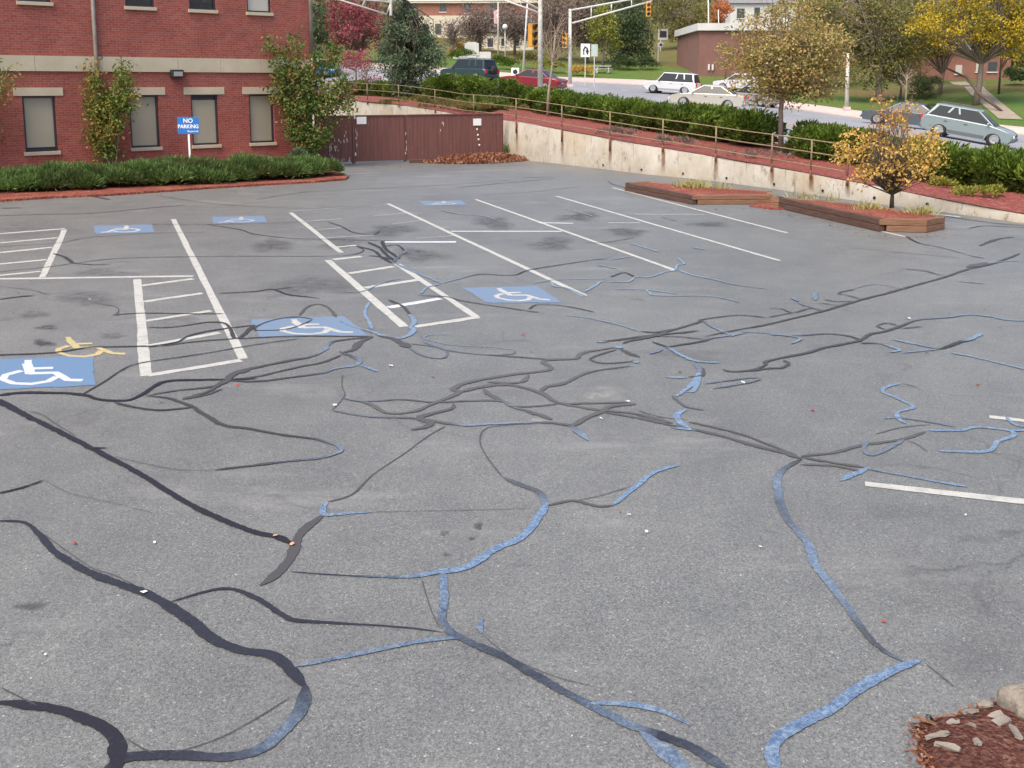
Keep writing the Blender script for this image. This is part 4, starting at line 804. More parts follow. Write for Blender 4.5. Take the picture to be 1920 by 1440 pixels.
# leaf pile and timber edging before the fence
pile = [(800, 306), (860, 308), (925, 306.5), (975, 303), (990, 300.5), (972, 298.5), (945, 298), (880, 300.5), (820, 303.5)]
pp = [gp(x, y)[:2] for x, y in pile]; cc = np.mean(pp, axis=0)
mb = MB(); nn_ = len(pp); mb.add([(*p, .004) for p in pp]+[(*(cc+(p-cc)*.6), .17) for p in pp]+[(*cc, .24)], [(i, (i+1) % nn_, nn_+(i+1) % nn_, nn_+i) for i in range(nn_)]+[(nn_+i, nn_+(i+1) % nn_, 2*nn_) for i in range(nn_)])
tag(mb.build('mulch_heap', M['mulch_dark'], None, True), kind='structure')
r = np.random.default_rng(5); Pn = []
for k in range(5200):
    a, b = r.integers(0, nn_), r.uniform(0, 1); e = pp[a]*(1-b)+pp[(a+1) % nn_]*b; t = math.sqrt(r.uniform(0, 1))*1.06; q_ = cc+(e-cc)*t; Pn.append((q_[0], q_[1], min(.17*(1-t)/.4, .17+.07*(1-t/.6)) + .02 if t < 1 else .02))
V, Q, lf = leaves(np.array(Pn), np.tile([0, 0, .15], (len(Pn), 1)), .12, .09, 4, .8); tag(np_mesh('fallen_leaves', V, Q, M['litter'], None, {'lf': lf}), 'drift of orange brown fallen leaves heaped against the brown fence', 'leaves', None, 'stuff')
def beam(mb, a, b, w, h, z): 
    a = np.array(a[:2]); b = np.array(b[:2]); c = (a+b)/2; mb.box((c[0], c[1], z+h/2), (np.hypot(*(b-a)), w, h), math.atan2(b[1]-a[1], b[0]-a[0]))
mb = MB(); beam(mb, gp(768, 305), gp(872, 306), .16, .13, 0.004); tag(mb.build('edging_timber', M['timber_dark'], None, bevel=.01), 'dark low timber laid on the asphalt before the brown fence', 'timber')
def tuft(px, py, z, n, h, w, mt, label, cat='grass tuft', group=None, seed=1, sx=.2):
    c = gp(px, py, z); r = np.random.default_rng(seed); m = 7; P = r.normal(0, 1, (n, 3))*np.array([sx, sx*.6, 0]); Dd = r.normal(0, .45, (n, 3)); Dd[:, 2] = 1
    V, Q, lf = leaves(P, Dd, h, w, seed, .2); o = np_mesh('grass_tuft', V, Q, mt, None, {'lf': lf}); o.location = tuple(c); tag(o, label, cat, group); return o
tuft(800, 300, 0, 90, .38, .02, M['dry'], 'small dry weed tuft behind the low dark timber before the fence', seed=3)
tuft(838, 295, 0, 80, .35, .02, M['dry'], 'thin dry weeds at the left end of the leaf drift', seed=4)
tuft(950, 289, .15, 160, .45, .03, M['grassblade'], 'green weed tuft in the corner where fence meets concrete wall', seed=6)

# ------------------------------------------------------------------ timber planters
def planter(name, label, top, hgt, dark_edges, seed):
    P = [gp(x, y, hgt)[:2] for x, y in top]; c = np.mean(P, axis=0); root = empty(name, (*c, 0), 0, label, 'planter'); P = [p-c for p in P]; n_ = len(P)
    A = sum(P[i][0]*P[(i+1) % n_][1]-P[(i+1) % n_][0]*P[i][1] for i in range(n_)); inn = 1 if A > 0 else -1
    for i in range(n_):
        a, b = P[i], P[(i+1) % n_]; t = (b-a)/np.hypot(*(b-a)); nn = np.array([-t[1], t[0]])*inn; L = np.hypot(*(b-a))
        for k in range(2):
            ov = .0 if (i+k) % 2 else .0; aa = a+nn*.075+t*(.01 if k else .16*((i) % 2)); bb = b+nn*.075-t*(.16 if k and 0 else .0); mb = MB(); beam(mb, aa, bb, .15-.006*k, hgt/2-.006, .003+k*hgt/2)
            mb.build('timber', M['timber_dark'] if i in dark_edges else M['timber'], root, bevel=.012)
    cin = [p*.97 for p in P]; mb = MB(); m2 = len(cin); mb.add([(*p, hgt*.86) for p in cin]+[(0, 0, hgt*1.08)], [(i, (i+1) % m2, m2) for i in range(m2)] if A > 0 else [((i+1) % m2, i, m2) for i in range(m2)]); mb.build('soil', M['mulch'], root, True)
    return root
planter('timber_planter', 'low timber planter of red mulch with dry grass, nearer the concrete wall', [(1171, 342), (1297, 366), (1450, 365), (1449, 358), (1330, 350), (1215, 340)], .24, (0,), 1)
planter('timber_planter', 'long low timber planter holding the small golden tree', [(1450, 368), (1648, 410), (1738, 412), (1773, 406), (1758, 402), (1663, 389), (1552, 376)], .27, (0,), 2)
# mulch spilled between the planters
sp = [gp(x, y)[:2] for x, y in [(1405, 388), (1445, 393), (1490, 394), (1500, 389), (1470, 378), (1450, 374), (1440, 380)]]
tag(MB().prism([tuple(p) for p in sp], .002, .03).build('spilled_mulch', M['mulch']), kind='structure')
for i, (x, y, lab) in enumerate([(1285, 352, 'dry yellow grass tuft in the back planter, left of the two close ones'), (1310, 354, 'dry yellow grass tuft in the back planter, right of the two close ones'), (1350, 356, 'thin yellow grass tuft at the right end of the back planter'), (1502, 374, 'tiny dry grass tuft behind the corner where the planters meet'), (1550, 378, 'faint dry grass tuft at the back edge of the long planter'), (1630, 396, 'dry grass tuft left of the small golden tree'), (1725, 404, 'dry grass tuft right of the small golden tree')]):
    tuft(x, y+2, .2, 150 if i < 2 or i > 4 else 40, .26, .02, M['dry'], lab, seed=20+i, sx=.13)

# ------------------------------------------------------------------ small golden tree in the planter
gb = gp(1672, 390, .22); Dg = gb[1]
crown_tree('small_golden_tree', 'small round tree with golden leaves growing in the timber planter', 'tree', gb, [ell(1668, 290, 100, 52, Dg), ell(1625, 285, 55, 45, Dg), ell(1725, 285, 52, 45, Dg), ell(1665, 335, 80, 28, Dg), ell(1670, 320, 95, 25, Dg), ell(1665, 215, 50, 40, Dg)], 3200, .078, M['gold'], M['trunk_dark'], 51, [gb, dp(1673, 365, Dg), dp(1672, 340, Dg)], .055, ncl=150, spread=.22, shell=.2, leafw=.6)
# sparse upper twigs with few leaves belong to the same tree: thin branches above the crown
gt = bpy.data.objects['small_golden_tree']; r = np.random.default_rng(9); tw = MB(); TP = []
for k in range(46):
    x, y = r.uniform(1620, 1715), r.uniform(160, 250); e = Vector(dp(x, y, Dg+r.uniform(-.5, .5)))-Vector(gb); s0 = Vector(dp(1668+r.normal(0, 18), 320, Dg))-Vector(gb); mid = s0.lerp(e, .55)+Vector(r.normal(0, .07, 3)); tw.tube([s0, mid, e], [.012, .007, .003], 4, False)
    for j in range(3): TP.append(mid.lerp(e, r.uniform(0, 1)))
tw.build('branch', M['trunk'], gt, True)
V, Q, lf = leaves(np.array([tuple(p) for p in TP]), np.tile([0, 0, -.4], (len(TP), 1)), .08, .05, 3, .8); np_mesh('sparse_leaves', V, Q, M['orange'], gt, {'lf': lf})

# ------------------------------------------------------------------ hedges on the bank
def bank_pt(px, t):
    w = wpt(px) if px >= 520 else Wp[3]; k = np.array([np.interp(px, XS, Kp[:, j]) for j in range(3)]); p = lerp(w, k, t); return Vector((p[0], p[1], gz(p[0], p[1])))
def hedge(label, x0, x1, t0, h0, h1, wd, n_per, seed, mt='yew', cat='hedge', step=20, ends=1):
    c0 = bank_pt((x0+x1)/2, t0); r = np.random.default_rng(seed); P = []; Dd = []; Bb = []
    xs = np.arange(x0, x1+1, step)
    for px in xs:
        for rep in range(3):
            q = bank_pt(px+r.uniform(-step/2, step/2), t0+r.uniform(-.5, .5)*wd); h = np.interp(px, [x0, x1], [h0, h1])*r.uniform(.86, 1.1)
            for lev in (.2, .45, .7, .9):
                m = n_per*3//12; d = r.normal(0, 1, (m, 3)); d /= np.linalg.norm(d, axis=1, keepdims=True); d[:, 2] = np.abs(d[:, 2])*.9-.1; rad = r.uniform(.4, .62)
                cc = np.array(q-c0)+np.array([r.normal(0, .15), r.normal(0, .15), h*lev-.25]); P.append(cc+d*rad*np.cbrt(r.uniform(.3, 1, (m, 1)))); Dd.append(d+np.array([.25, -.1, .35])); Bb.append(np.full(m, np.clip(.15+.55*lev+r.normal(0, .12), 0, 1)))  # leaf colour runs from dark low down to brighter green on top
    P = np.concatenate(P); Dd = np.concatenate(Dd); Bb = np.concatenate(Bb); Dd /= np.linalg.norm(Dd, axis=1, keepdims=True); P[:, 2] = np.maximum(P[:, 2], -.15)
    V, Q, lf = leaves(P, Dd, .17, .06, seed, .3, Bb); o = np_mesh('yew_hedge' if cat == 'hedge' else 'evergreen_bush', V, Q, M[mt], None, {'lf': lf}); o.location = c0; return tag(o, label, cat)
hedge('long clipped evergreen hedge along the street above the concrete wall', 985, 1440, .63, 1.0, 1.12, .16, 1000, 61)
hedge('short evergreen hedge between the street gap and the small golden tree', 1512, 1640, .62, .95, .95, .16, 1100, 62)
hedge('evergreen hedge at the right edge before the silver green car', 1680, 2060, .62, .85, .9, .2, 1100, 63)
hedge('broad evergreen bush between the spruce and the green car', 812, 915, .62, 1.45, 1.4, .16, 900, 64, cat='bush')
hedge('small evergreen bush between the broad bush and the long hedge', 948, 966, .62, 1.3, 1.2, .1, 700, 65, cat='bush', step=14)
hedge('low dark bush below the railing left of the long hedge', 885, 930, .3, .5, .5, .1, 400, 66, cat='bush')
hedge('low evergreen bush under the spruce by the street', 660, 790, .8, .8, .9, .1, 600, 67, cat='bush')
ob = bush('ground_cover_shrub', bank_pt(1850, .25), .75, .5, .18, 900, .1, .04, M['ltgreen'], 70, None, 12, .3); tag(ob, 'flat olive ground cover patch on the red mulch at the right', 'shrub')
ob = bush('ground_cover_shrub', bank_pt(1770, .3), .45, .3, .16, 400, .1, .04, M['ltgreen'], 71, None, 8, .3); tag(ob, 'small flat plant on the red mulch behind the golden tree', 'shrub')
for i, (px, t, lab) in enumerate([(1160, .12, 'dry brown weeds on the red mulch by the third railing post'), (1260, .12, 'dry brown weeds on the red mulch below the middle of the long hedge'), (780, .15, 'dry weeds hanging over the concrete wall behind the brown fence'), (860, .2, 'dry weeds at the railing above the brown fence'), (930, .25, 'brown weeds on the bank where the brown fence meets the concrete wall'), (1420, .2, 'sparse brown weeds on the mulch before the right end of the long hedge')]):
    q = bank_pt(px, t); ob = bush('dry_weeds', q, (.9, .9, 2.2, 2.4, 1.8, 1.2)[i], (.3, .3, .8, 1., .9, .3)[i], (.22, .22, .38, .42, .3, .16)[i], (700, 700, 3000, 3200, 2200, 500)[i], .13, .025, M['twig'] if i in (0, 1, 5) else M['olive'], 80+i, None, (9, 9, 22, 22, 16, 9)[i], .7, FA-.9); tag(ob, lab, 'weeds')

# ------------------------------------------------------------------ trees on the bank
def on_bank(px, t): return bank_pt(px, t)
ab = on_bank(1467, .55); Da = ab.y
crown_tree('autumn_tree', 'street tree with thin olive and orange autumn leaves before the beige sedan', 'tree', ab, [ell(1480, 100, 105, 75, Da), ell(1430, 130, 65, 60, Da), ell(1520, 130, 75, 65, Da), ell(1480, 175, 90, 28, Da), ell(1460, 30, 70, 40, Da), ell(1450, -30, 45, 40, Da), ell(1395, 90, 45, 60, Da), ell(1565, 90, 45, 70, Da)], 13500, .11, M['autumn'], M['trunk'], 52, [ab, dp(1464, 210, Da), dp(1470, 150, Da), dp(1472, 90, Da)], .095, ncl=210, spread=.25, shell=.1)
bb_ = on_bank(1027, .45); Db = bb_.y
crown_tree('bare_young_tree', 'slim young bare tree rising from the hedge by the concrete wall', 'tree', bb_, [ell(1040, 90, 42, 60, Db), ell(1050, 30, 40, 40, Db)], 160, .08, M['twig'], M['trunk_pale'], 53, [bb_, dp(1029, 170, Db), dp(1036, 120, Db), dp(1042, 60, Db)], .07, ncl=46, spread=.2, shell=.2)
sb = on_bank(770, .7); Ds = sb.y
crown_tree('blue_spruce', 'dense blue green spruce standing by the street left of the green car', 'tree', sb, [ell(768, 128, 62, 30, Ds), ell(765, 95, 66, 32, Ds), ell(762, 60, 48, 35, Ds), ell(758, 25, 34, 30, Ds), ell(758, -15, 20, 30, Ds), ell(775, 158, 58, 20, Ds), ell(800, 85, 38, 30, Ds)], 15000, .2, M['spruce'], M['trunk_dark'], 54, [sb, dp(765, 100, Ds), dp(760, 0, Ds)], .16, ncl=210, spread=.27, shell=.1, leafw=.32)
pk = on_bank(690, .75)
crown_tree('pink_twiggy_shrub', 'thin twiggy shrub with pinkish leaves left of the spruce', 'shrub', pk, [ell(695, 130, 32, 32, pk.y), ell(660, 140, 26, 34, pk.y)], 900, .12, M['red'], M['trunk'], 55, None, .05, ncl=40, spread=.25)

# ------------------------------------------------------------------ vehicles
def outline(pts, arches, r_, zb):
    """closed side outline, front at x=0; pts is the upper line front to rear, arches cut in the bottom"""
    o = list(pts)
    for cx in sorted(arches, reverse=True):
        for k in range(9):
            a = math.pi*k/8; o.append((cx+r_*math.cos(a), zb+.02+r_*math.sin(a)*1.0))
    return o
PROF = {
 'sedan': dict(L=4.75, W=1.78, up=[(.14, .24), (.03, .38), (0, .5), (.04, .60), (.18, .69), (.6, .79), (1.3, .90), (2.4, .93), (3.7, .96), (4.2, .97), (4.66, .93), (4.75, .72), (4.74, .42), (4.66, .26)], arch=(.95, 3.78), R=.345, cab=((1.15, 4.25), (2.05, 3.35), .88, 1.43)),
 'suv': dict(L=4.6, W=1.85, up=[(.12, .34), (.02, .5), (0, .7), (.05, .84), (.2, .94), (.6, 1.0), (1.15, 1.04), (2.4, 1.04), (4.35, 1.06), (4.54, 1.0), (4.6, .72), (4.6, .5), (4.54, .34)], arch=(.88, 3.65), R=.40, cab=((1.05, 4.5), (1.62, 4.28), 1.0, 1.76)),
 'wagon': dict(L=4.4, W=1.74, up=[(.12, .28), (.03, .42), (0, .58), (.05, .72), (.25, .83), (.7, .93), (1.15, 1.0), (2.4, 1.03), (4.15, 1.05), (4.33, .98), (4.4, .74), (4.4, .48), (4.33, .3)], arch=(.85, 3.45), R=.36, cab=((.9, 4.32), (1.75, 3.85), .97, 1.62)),
 'hatch': dict(L=4.2, W=1.72, up=[(.1, .26), (.0, .4), (0, .6), (.12, .74), (1.1, .88), (2.4, .94), (3.7, .97), (4.1, .93), (4.2, .7), (4.2, .42), (4.12, .27)], arch=(.88, 3.4), R=.34, cab=((1.0, 4.05), (1.8, 3.4), .88, 1.44))}
def car(kind, px, D, head, paint, label, group=None, spare=False, roofrack=False, cat='car', lower=None, name=None, scale=1.):
    P = PROF[kind]; L, Wd = P['L'], P['W']; p = on(px, D); ang = math.atan2(head[1], head[0])+math.pi   # local +x runs front to rear
    p1 = Vector((p.x-math.cos(ang)*0, p.y, p.z)); root = empty(name or 'parked_car', p1, ang, label, cat, group)
    ea = Vector((math.cos(ang), math.sin(ang), 0))*L*.3; za = gz(p.x-ea.x, p.y-ea.y); zb = gz(p.x+ea.x, p.y+ea.y); root.rotation_euler = (0, -math.atan2(zb-za, L*.6), ang); root.scale = (scale,)*3
    root.location.z = (za+zb)/2+.015
    ox = -L/2; zc = .55; ol = outline(P['up'], P['arch'], P['R']+.06, .2)
    lay = [(-1, .955, .06), (-.95, .985, .015), (-.75, 1., 0), (0, 1.01, -.008), (.75, 1., 0), (.95, .985, .015), (1, .955, .06)]; mb = MB(); vs = []; n_ = len(ol)
    for y, sx, ins in lay:
        for x, z in ol: vs.append((ox+L/2+(x-L/2)*sx, y*Wd/2, z-(ins if z > .8 else 0)))
    fs = [(k*n_+i, k*n_+(i+1) % n_, (k+1)*n_+(i+1) % n_, (k+1)*n_+i) for k in range(len(lay)-1) for i in range(n_)]
    for off, rev in ((0, 0), ((len(lay)-1)*n_, 1)):
        tri = tessellate_polygon([[Vector((vs[off+i][0], vs[off+i][2], 0)) for i in range(n_)]])
        fs += [tuple(off+i for i in (t if rev else t[::-1])) for t in tri]
    mb.add(vs, fs); body = mb.build('body', paint, root)
    for pl_ in body.data.polygons: pl_.use_smooth = len(pl_.vertices) == 4
    if lower: MB().box((ox+L*.5, 0, .36), (P['arch'][1]-P['arch'][0]-.85, Wd+.012, .17)).build('lower_trim', lower, root)
    (b0, b1), (t0, t1), zb_, zt_ = P['cab']
    def ring(x0, x1, hw, z, r_=.2, n=5):
        o = []
        for cx, cy, a0 in ((x1-r_, hw-r_, 0), (x0+r_, hw-r_, 90), (x0+r_, -hw+r_, 180), (x1-r_, -hw+r_, 270)):
            for k in range(n+1): a = R(a0+90*k/n); o.append((ox+cx+r_*math.cos(a), cy+r_*math.sin(a), z))
        return o
    hb, ht = Wd/2*.93, Wd/2*.70
    g = MB(); R1 = ring(b0, b1, hb, zb_); R2 = ring(t0, t1, ht, zt_-.05); m_ = len(R1); g.add(R1+R2, [(i, (i+1) % m_, m_+(i+1) % m_, m_+i) for i in range(m_)]); g.build('windows', M['carglass'], root, False)
    rf = MB(); a1 = ring(t0-.05, t1+.05, ht+.02, zt_-.07); a2 = ring(t0+.0, t1-.0, ht-.02, zt_-.01); a3 = ring(t0+.25, t1-.25, ht-.22, zt_+.02)
    rf.add(a1+a2+a3, [(i, (i+1) % m_, m_+(i+1) % m_, m_+i) for i in range(m_)]+[(m_+i, m_+(i+1) % m_, 2*m_+(i+1) % m_, 2*m_+i) for i in range(m_)]+[tuple(range(2*m_, 3*m_))]); rf.build('roof', paint, root, True)
    for s in (-1, 1):
        def bar(xa, xb, w):
            pil = MB(); A = Vector((ox+xa, s*(hb+.004), zb_-.02)); Bq = Vector((ox+xb, s*(ht+.006), zt_-.06)); pil.add([A+Vector((-w, 0, 0)), A+Vector((w, 0, 0)), Bq+Vector((w, 0, 0)), Bq+Vector((-w, 0, 0)), A+Vector((-w, -s*.04, 0)), A+Vector((w, -s*.04, 0)), Bq+Vector((w, -s*.04, 0)), Bq+Vector((-w, -s*.04, 0))], [(0, 1, 2, 3), (7, 6, 5, 4), (0, 4, 5, 1), (2, 6, 7, 3), (1, 5, 6, 2), (3, 7, 4, 0)]); pil.build('pillar', paint, root)
        mid = (b0+b1)/2; bar(b0+.10, t0+.06, .035); bar(mid-.05, (t0+t1)/2-.05, .04); bar(b1-.16, t1-.1, .07)
        if kind in ('suv', 'wagon'): bar(b1-.95, t1-.85, .05)
        m_x = MB().box((ox+b0+.35, s*(Wd/2+.07), zb_+.06), (.10, .14, .12)); m_x.build('mirror', paint if kind != 'suv' else M['trim'], root, bevel=.02)
        MB().box((ox+.06, s*Wd*.36, P['up'][3][1]-.12), (.14, .34, .13)).build('headlight', M['head'], root, bevel=.03)
        MB().box((ox+L-.07, s*Wd*.40, .80 if kind in ('sedan', 'hatch') else .86), (.16, .26, .16 if kind in ('sedan', 'hatch') else .3)).build('tail_light', M['tail'], root, bevel=.02)
        for hx in (mid-.35, mid+.6): MB().box((ox+hx, s*(Wd/2+.01), zb_-.14), (.16, .03, .03)).build('door_handle', M['trim'], root)
    for fx, nm in ((.03, 'front_bumper'), (L-.03, 'rear_bumper')): MB().box((ox+fx, 0, .42), (.12, Wd*.9, .16)).build(nm, lower or paint, root, bevel=.03)
    MB().box((ox+L+.012, 0, .66 if kind != 'suv' else .7), (.012, .34, .14)).build('number_plate', M['signwhite'], root)
    MB().box((ox-.0, 0, .62), (.04, Wd*.45, .12)).build('grille', M['trim'], root, bevel=.01)
    rr = P['R']
    for cx in P['arch']:
        for s in (-1, 1):
            c = (ox+cx, s*(Wd/2-.11), rr)
            w = MB().lathe([(rr*.62, -.1), (rr*.9, -.105), (rr, -.06), (rr, .06), (rr*.9, .105), (rr*.62, .1)], 22, c, 'y').build('wheel', M['tyre'], root, True)
            d = MB(); d.lathe([(rr*.64, s*.07), (rr*.6, s*.10), (rr*.5, s*.075), (rr*.2, s*.09), (0.01, s*.095)], 18, c, 'y'); d.build('rim', M['rim'], w, True)
            MB().lathe([(P['R']+.055, s*-.1), (.01, s*-.1)], 16, c, 'y').build('wheel_well', M['trim'], root)
    if spare: 
        c = (ox+L+.14, 0, .95); sw = MB().lathe([(.1, -.09), (.34, -.09), (.36, 0), (.34, .09), (.01, .1)], 20, (0, 0, 0), 'y').build('spare_wheel', M['tyre'], root, True); sw.location = c; sw.rotation_euler = (0, 0, -math.pi/2)
    if roofrack:
        for s in (-1, 1): MB().tube([(ox+t0+.2, s*(ht-.12), zt_+.07), (ox+t1-.1, s*(ht-.12), zt_+.07)], .02, 6).build('roof_rail', M['trim'], root)
    return root
car('suv', 880, 80, (-.80, .60), carpaint('green_car_paint', (.015, .045, .05)), 'dark green off road car with a spare wheel on its back', None, True, True, 'car', M['trim'], 'moving_car')
car('sedan', 998, 74, (-.88, .47), carpaint('red_car_paint', (.22, .015, .03)), 'dark red sedan driving behind the thick pole', None, name='moving_car')
car('suv', 1260, 88, (-.90, .43), carpaint('white_car_paint', (.55, .57, .59), 0), 'white off road car beyond the beige sedan', None, False, True, lower=M['rim'], name='moving_car', scale=1.02)
car('sedan', 1328, 68, (-.93, .36), carpaint('beige_car_paint', (.45, .44, .39)), 'pale beige sedan in the lane nearest the long hedge', name='moving_car', scale=1.06)
car('hatch', 1385, 90, (-.86, .50), carpaint('bright_white_car_paint', (.55, .56, .6), 0), 'bright white car partly behind the autumn tree, farthest of the queue', name='moving_car')
car('sedan', 1410, 77, (-.66, .75), carpaint('grey_car_paint', (.30, .28, .29)), 'pale grey sedan seen from behind, right after the beige sedan', name='moving_car')
car('sedan', 1700, 59, (-.86, .51), carpaint('slate_car_paint', (.07, .09, .105)), 'slate grey sedan beyond the silver green car', name='moving_car')
car('wagon', 1818, 51, (.84, -.54), carpaint('silver_green_car_paint', (.22, .275, .285)), 'silver green estate car driving right behind the right hedge', roofrack=True, lower=mat('slate_trim', (.10, .11, .12), .5), name='moving_car')
car('hatch', 606, 102, (.8, -.6), carpaint('blue_car_paint', (.03, .14, .42)), 'blue car glimpsed between the brick corner and the red tree', name='moving_car')

# ------------------------------------------------------------------ poles, signals, signs
def pole(name, label, px, D, w, toppy, mt, cat='pole', basepy=None, lean=0.):
    p = on(px, D); s = FPX/D; top = Vector(dp(px+lean, toppy, D)); root = empty(name, p, 0, label, cat)
    MB().tube([(0, 0, 0), top-p], [w, w*.7], 10).build('shaft', mt, root, True); MB().box((0, 0, .12), (w*3.2, w*3.2, .24), 0, .8).build('base', M['pave'], root); return root, p
def truss(root, p, a, b, c, d, D, rad=.05, nweb=4):
    """two chords a-b (top) and c-d (bottom) in pixels at distance D, with webs"""
    A, B_, C_, D_ = [Vector(dp(x, y, D))-p for x, y in (a, b, c, d)]; mb = MB(); mb.tube([A, B_], rad, 6); mb.tube([C_, D_], rad, 6)
    for k in range(1, nweb+1): t = k/nweb; mb.tube([A.lerp(B_, t), C_.lerp(D_, t)], rad*.7, 5)
    mb.build('mast_arm', M['galv'], root, True)
def signal(label, px, py0, py1, D, rz=0., side=False):
    z0, z1 = dp(px, py1, D)[2], dp(px, py0, D)[2]; h = z1-z0; x = dp(px, py0, D)[0]; o = empty('traffic_signal', (x, D, z0), rz, label, 'traffic light')
    MB().box((0, 0, h/2), (h*.34, h*.26, h)).build('housing', M['sigyellow'], o, bevel=.02)
    for k, mt in enumerate((M['lampred'], M['lampred'], M['black'])):
        zc_ = h*(.83-.33*k); MB().lathe([(.0, -.13*h-.01), (h*.12, -.13*h-.005), (h*.12, -.12*h)], 12, (0, 0, zc_), 'y').build('lens', mt, o)
        MB().add([(h*.14*math.cos(a), -.13*h-(.0 if e == 0 else .14*h), zc_+h*.14*math.sin(a)) for e in (0, 1) for a in np.linspace(0, math.pi, 9)], [(i, i+1, i+10, i+9) for i in range(8)]).build('visor', M['black'] if side else M['sigyellow'], o)
    return o
rt, p = pole('utility_pole', 'thick mottled pole in front of the red sedan', 1013, 62, .17, -60, M['polegrey'])
truss(rt, p, (1011, 17), (935, -22), (1011, 24), (945, 0), 62, .06, 2); truss(rt, p, (935, -22), (760, -20), (950, 2), (742, 2), 62, .06, 5)
signal('yellow traffic signal seen from the side next to the thick pole', 999, 44, 88, 63, R(40), True)
rt, p = pole('street_pole', 'thin white pole leaning slightly left of the thick pole', 980, 96, .10, -40, M['galv'], lean=12)
rt, p = pole('signal_mast', 'grey signal mast with a truss arm reaching right over the street', 1069, 86, .17, 17, M['galv'])
truss(rt, p, (1071, 19), (1222, -8), (1071, 44), (1222, 2), 86, .08, 4)
signal('traffic signal hanging at the end of the right truss arm', 1216, 5, 31, 86)
signal('traffic signal mounted low on the grey signal mast', 1060, 62, 90, 85.6, R(-30))
# mast whose arm reaches in from behind the brick building
Dm = 58; p = on(540, Dm); rt = empty('signal_mast', p, 0, 'white truss arm reaching in from behind the brick building at the top', 'pole')
MB().tube([(0, 0, 0), Vector(dp(540, -60, Dm))-p], [.16, .12], 10).build('shaft', M['galv'], rt, True)
truss(rt, p, (540, -12), (733, 4), (540, -30), (725, 27), Dm, .055, 4); MB().tube([Vector(dp(733, 2, Dm))-p, Vector(dp(733, 29, Dm))-p], .08, 6).build('arm_end', M['galv'], rt)
# flag pole and lamp by the monument
rt, p = pole('flagpole', 'white flagpole with a small red and white flag beside the monument', 934, 118, .09, -30, M['galv'])
fz = dp(930, 45, 118)[2]; fl = MB(); hh = dp(930, 18, 118)[2]-fz
fl.add([(-.05, 0, fz-p.z), (-.45, .12, fz-p.z+.1), (-.5, 0, fz-p.z+hh*.9), (-.05, 0, fz-p.z+hh)], [(0, 1, 2, 3)]); fl.build('flag', noisy('flag_cloth', (.5, .12, .1), (.7, .65, .65), 3, .8, 0, 2, (1, 1, 4)), rt)
rt, p = pole('street_lamp', 'small globe lamp on a slim post right of the flagpole', 947, 118, .07, 56, M['galv'], 'lamp'); gl = Vector(dp(947, 51, 118))-p
MB().lathe([(.02, -.3), (.28, -.2), (.33, .05), (.2, .3), (.02, .36)], 12, gl).build('globe', M['white'], rt, True)
rt, p = pole('utility_pole', 'short pale pole rising behind the brick house roof', 1328, 120, .10, -20, M['galv'])
rt, p = pole('utility_pole', 'pale pole beside the orange tree', 1347, 122, .08, 18, M['galv'])
rt, p = pole('street_pole', 'white concrete post low behind the autumn tree', 1590, 74, .16, 100, M['polegrey'])
# signs
def roadsign(label, px, py0, py1, hwpx, D, board, mark=None, basepy=150):
    p = on(px, D); o = empty('road_sign', p, 0, label, 'sign'); s = FPX/D; z0 = dp(px, py1, D)[2]-p.z; z1 = dp(px, py0, D)[2]-p.z
    MB().tube([(0, .03, 0), (0, .03, z1)], .045, 6).build('post', M['galv'], o); b = MB().box((0, 0, (z0+z1)/2), (2*hwpx/s, .03, z1-z0)).build('sign_board', board, o, bevel=.02)
    if mark:
        mk = MB(); zc_ = (z0+z1)/2; q = (z1-z0)*.28
        mk.tube([(-q*.5, -.03, zc_-q), (-q*.5, -.03, zc_+q*.2), (-q*.1, -.03, zc_+q), (q*.5, -.03, zc_+q*.5), (q*.5, -.03, zc_-q)], .07, 5); mk.tube([(q*.1, -.03, zc_-q*.2), (q*.9, -.03, zc_-q*.2)], .06, 5); mk.build('arrow_mark', M['black'], b)
    return o
roadsign('white road sign with a black arrow mark by the lawn', 1097, 82, 107, 8.5, 92, M['signwhite'], True)
roadsign('pale green back of a road sign right of the arrow sign', 1114, 83, 106, 6, 90, noisy('pale_green_sign', (.40, .50, .44), (.48, .56, .5), 2, .5))
# monument, news box, picnic table, white post signs
p = on(885, 128); s = FPX/128; mo = empty('white_monument', p, 0, 'low stepped white monument wall beside the flagpole', 'monument')
zb_ = dp(885, 108, 128)[2]-p.z; z1 = dp(885, 97, 128)[2]-p.z; z2 = dp(885, 80.5, 128)[2]-p.z; z15 = dp(885, 88, 128)[2]-p.z
MB().box((0, 0, z1/2), (70/s, .6, z1)).build('base_wall', M['white'], mo); MB().box((0, -.05, z1/2+z15/2), (26/s, .7, z15)).build('centre_block', M['white'], mo); MB().box((0, -.05, z2/2+.1), (17/s, .66, z2)).build('centre_block', M['white'], mo)
p = on(966, 94); nb = empty('news_box', p, 0, 'small white news box with a dark round window on the far kerb', 'news box'); MB().box((0, 0, .5), (.75, .5, .95), 0, .95).build('case', M['signwhite'], nb, bevel=.04); MB().lathe([(.01, -.27), (.2, -.265), (.22, -.24)], 14, (0, 0, .62), 'y').build('round_window', M['black'], nb)
p = on(1129, 108); pt = empty('picnic_table', p, R(10), 'small white picnic table on the far lawn', 'table'); MB().box((0, 0, .74), (1.7, .75, .06)).build('table_top', M['white'], pt)
for s_2 in (-1, 1): MB().box((0, s_2*.7, .44), (1.7, .25, .05)).build('bench', M['white'], pt)
for s_2 in (-1, 1): MB().box((s_2*.6, 0, .38), (.08, .6, .7)).build('leg', M['white'], pt)
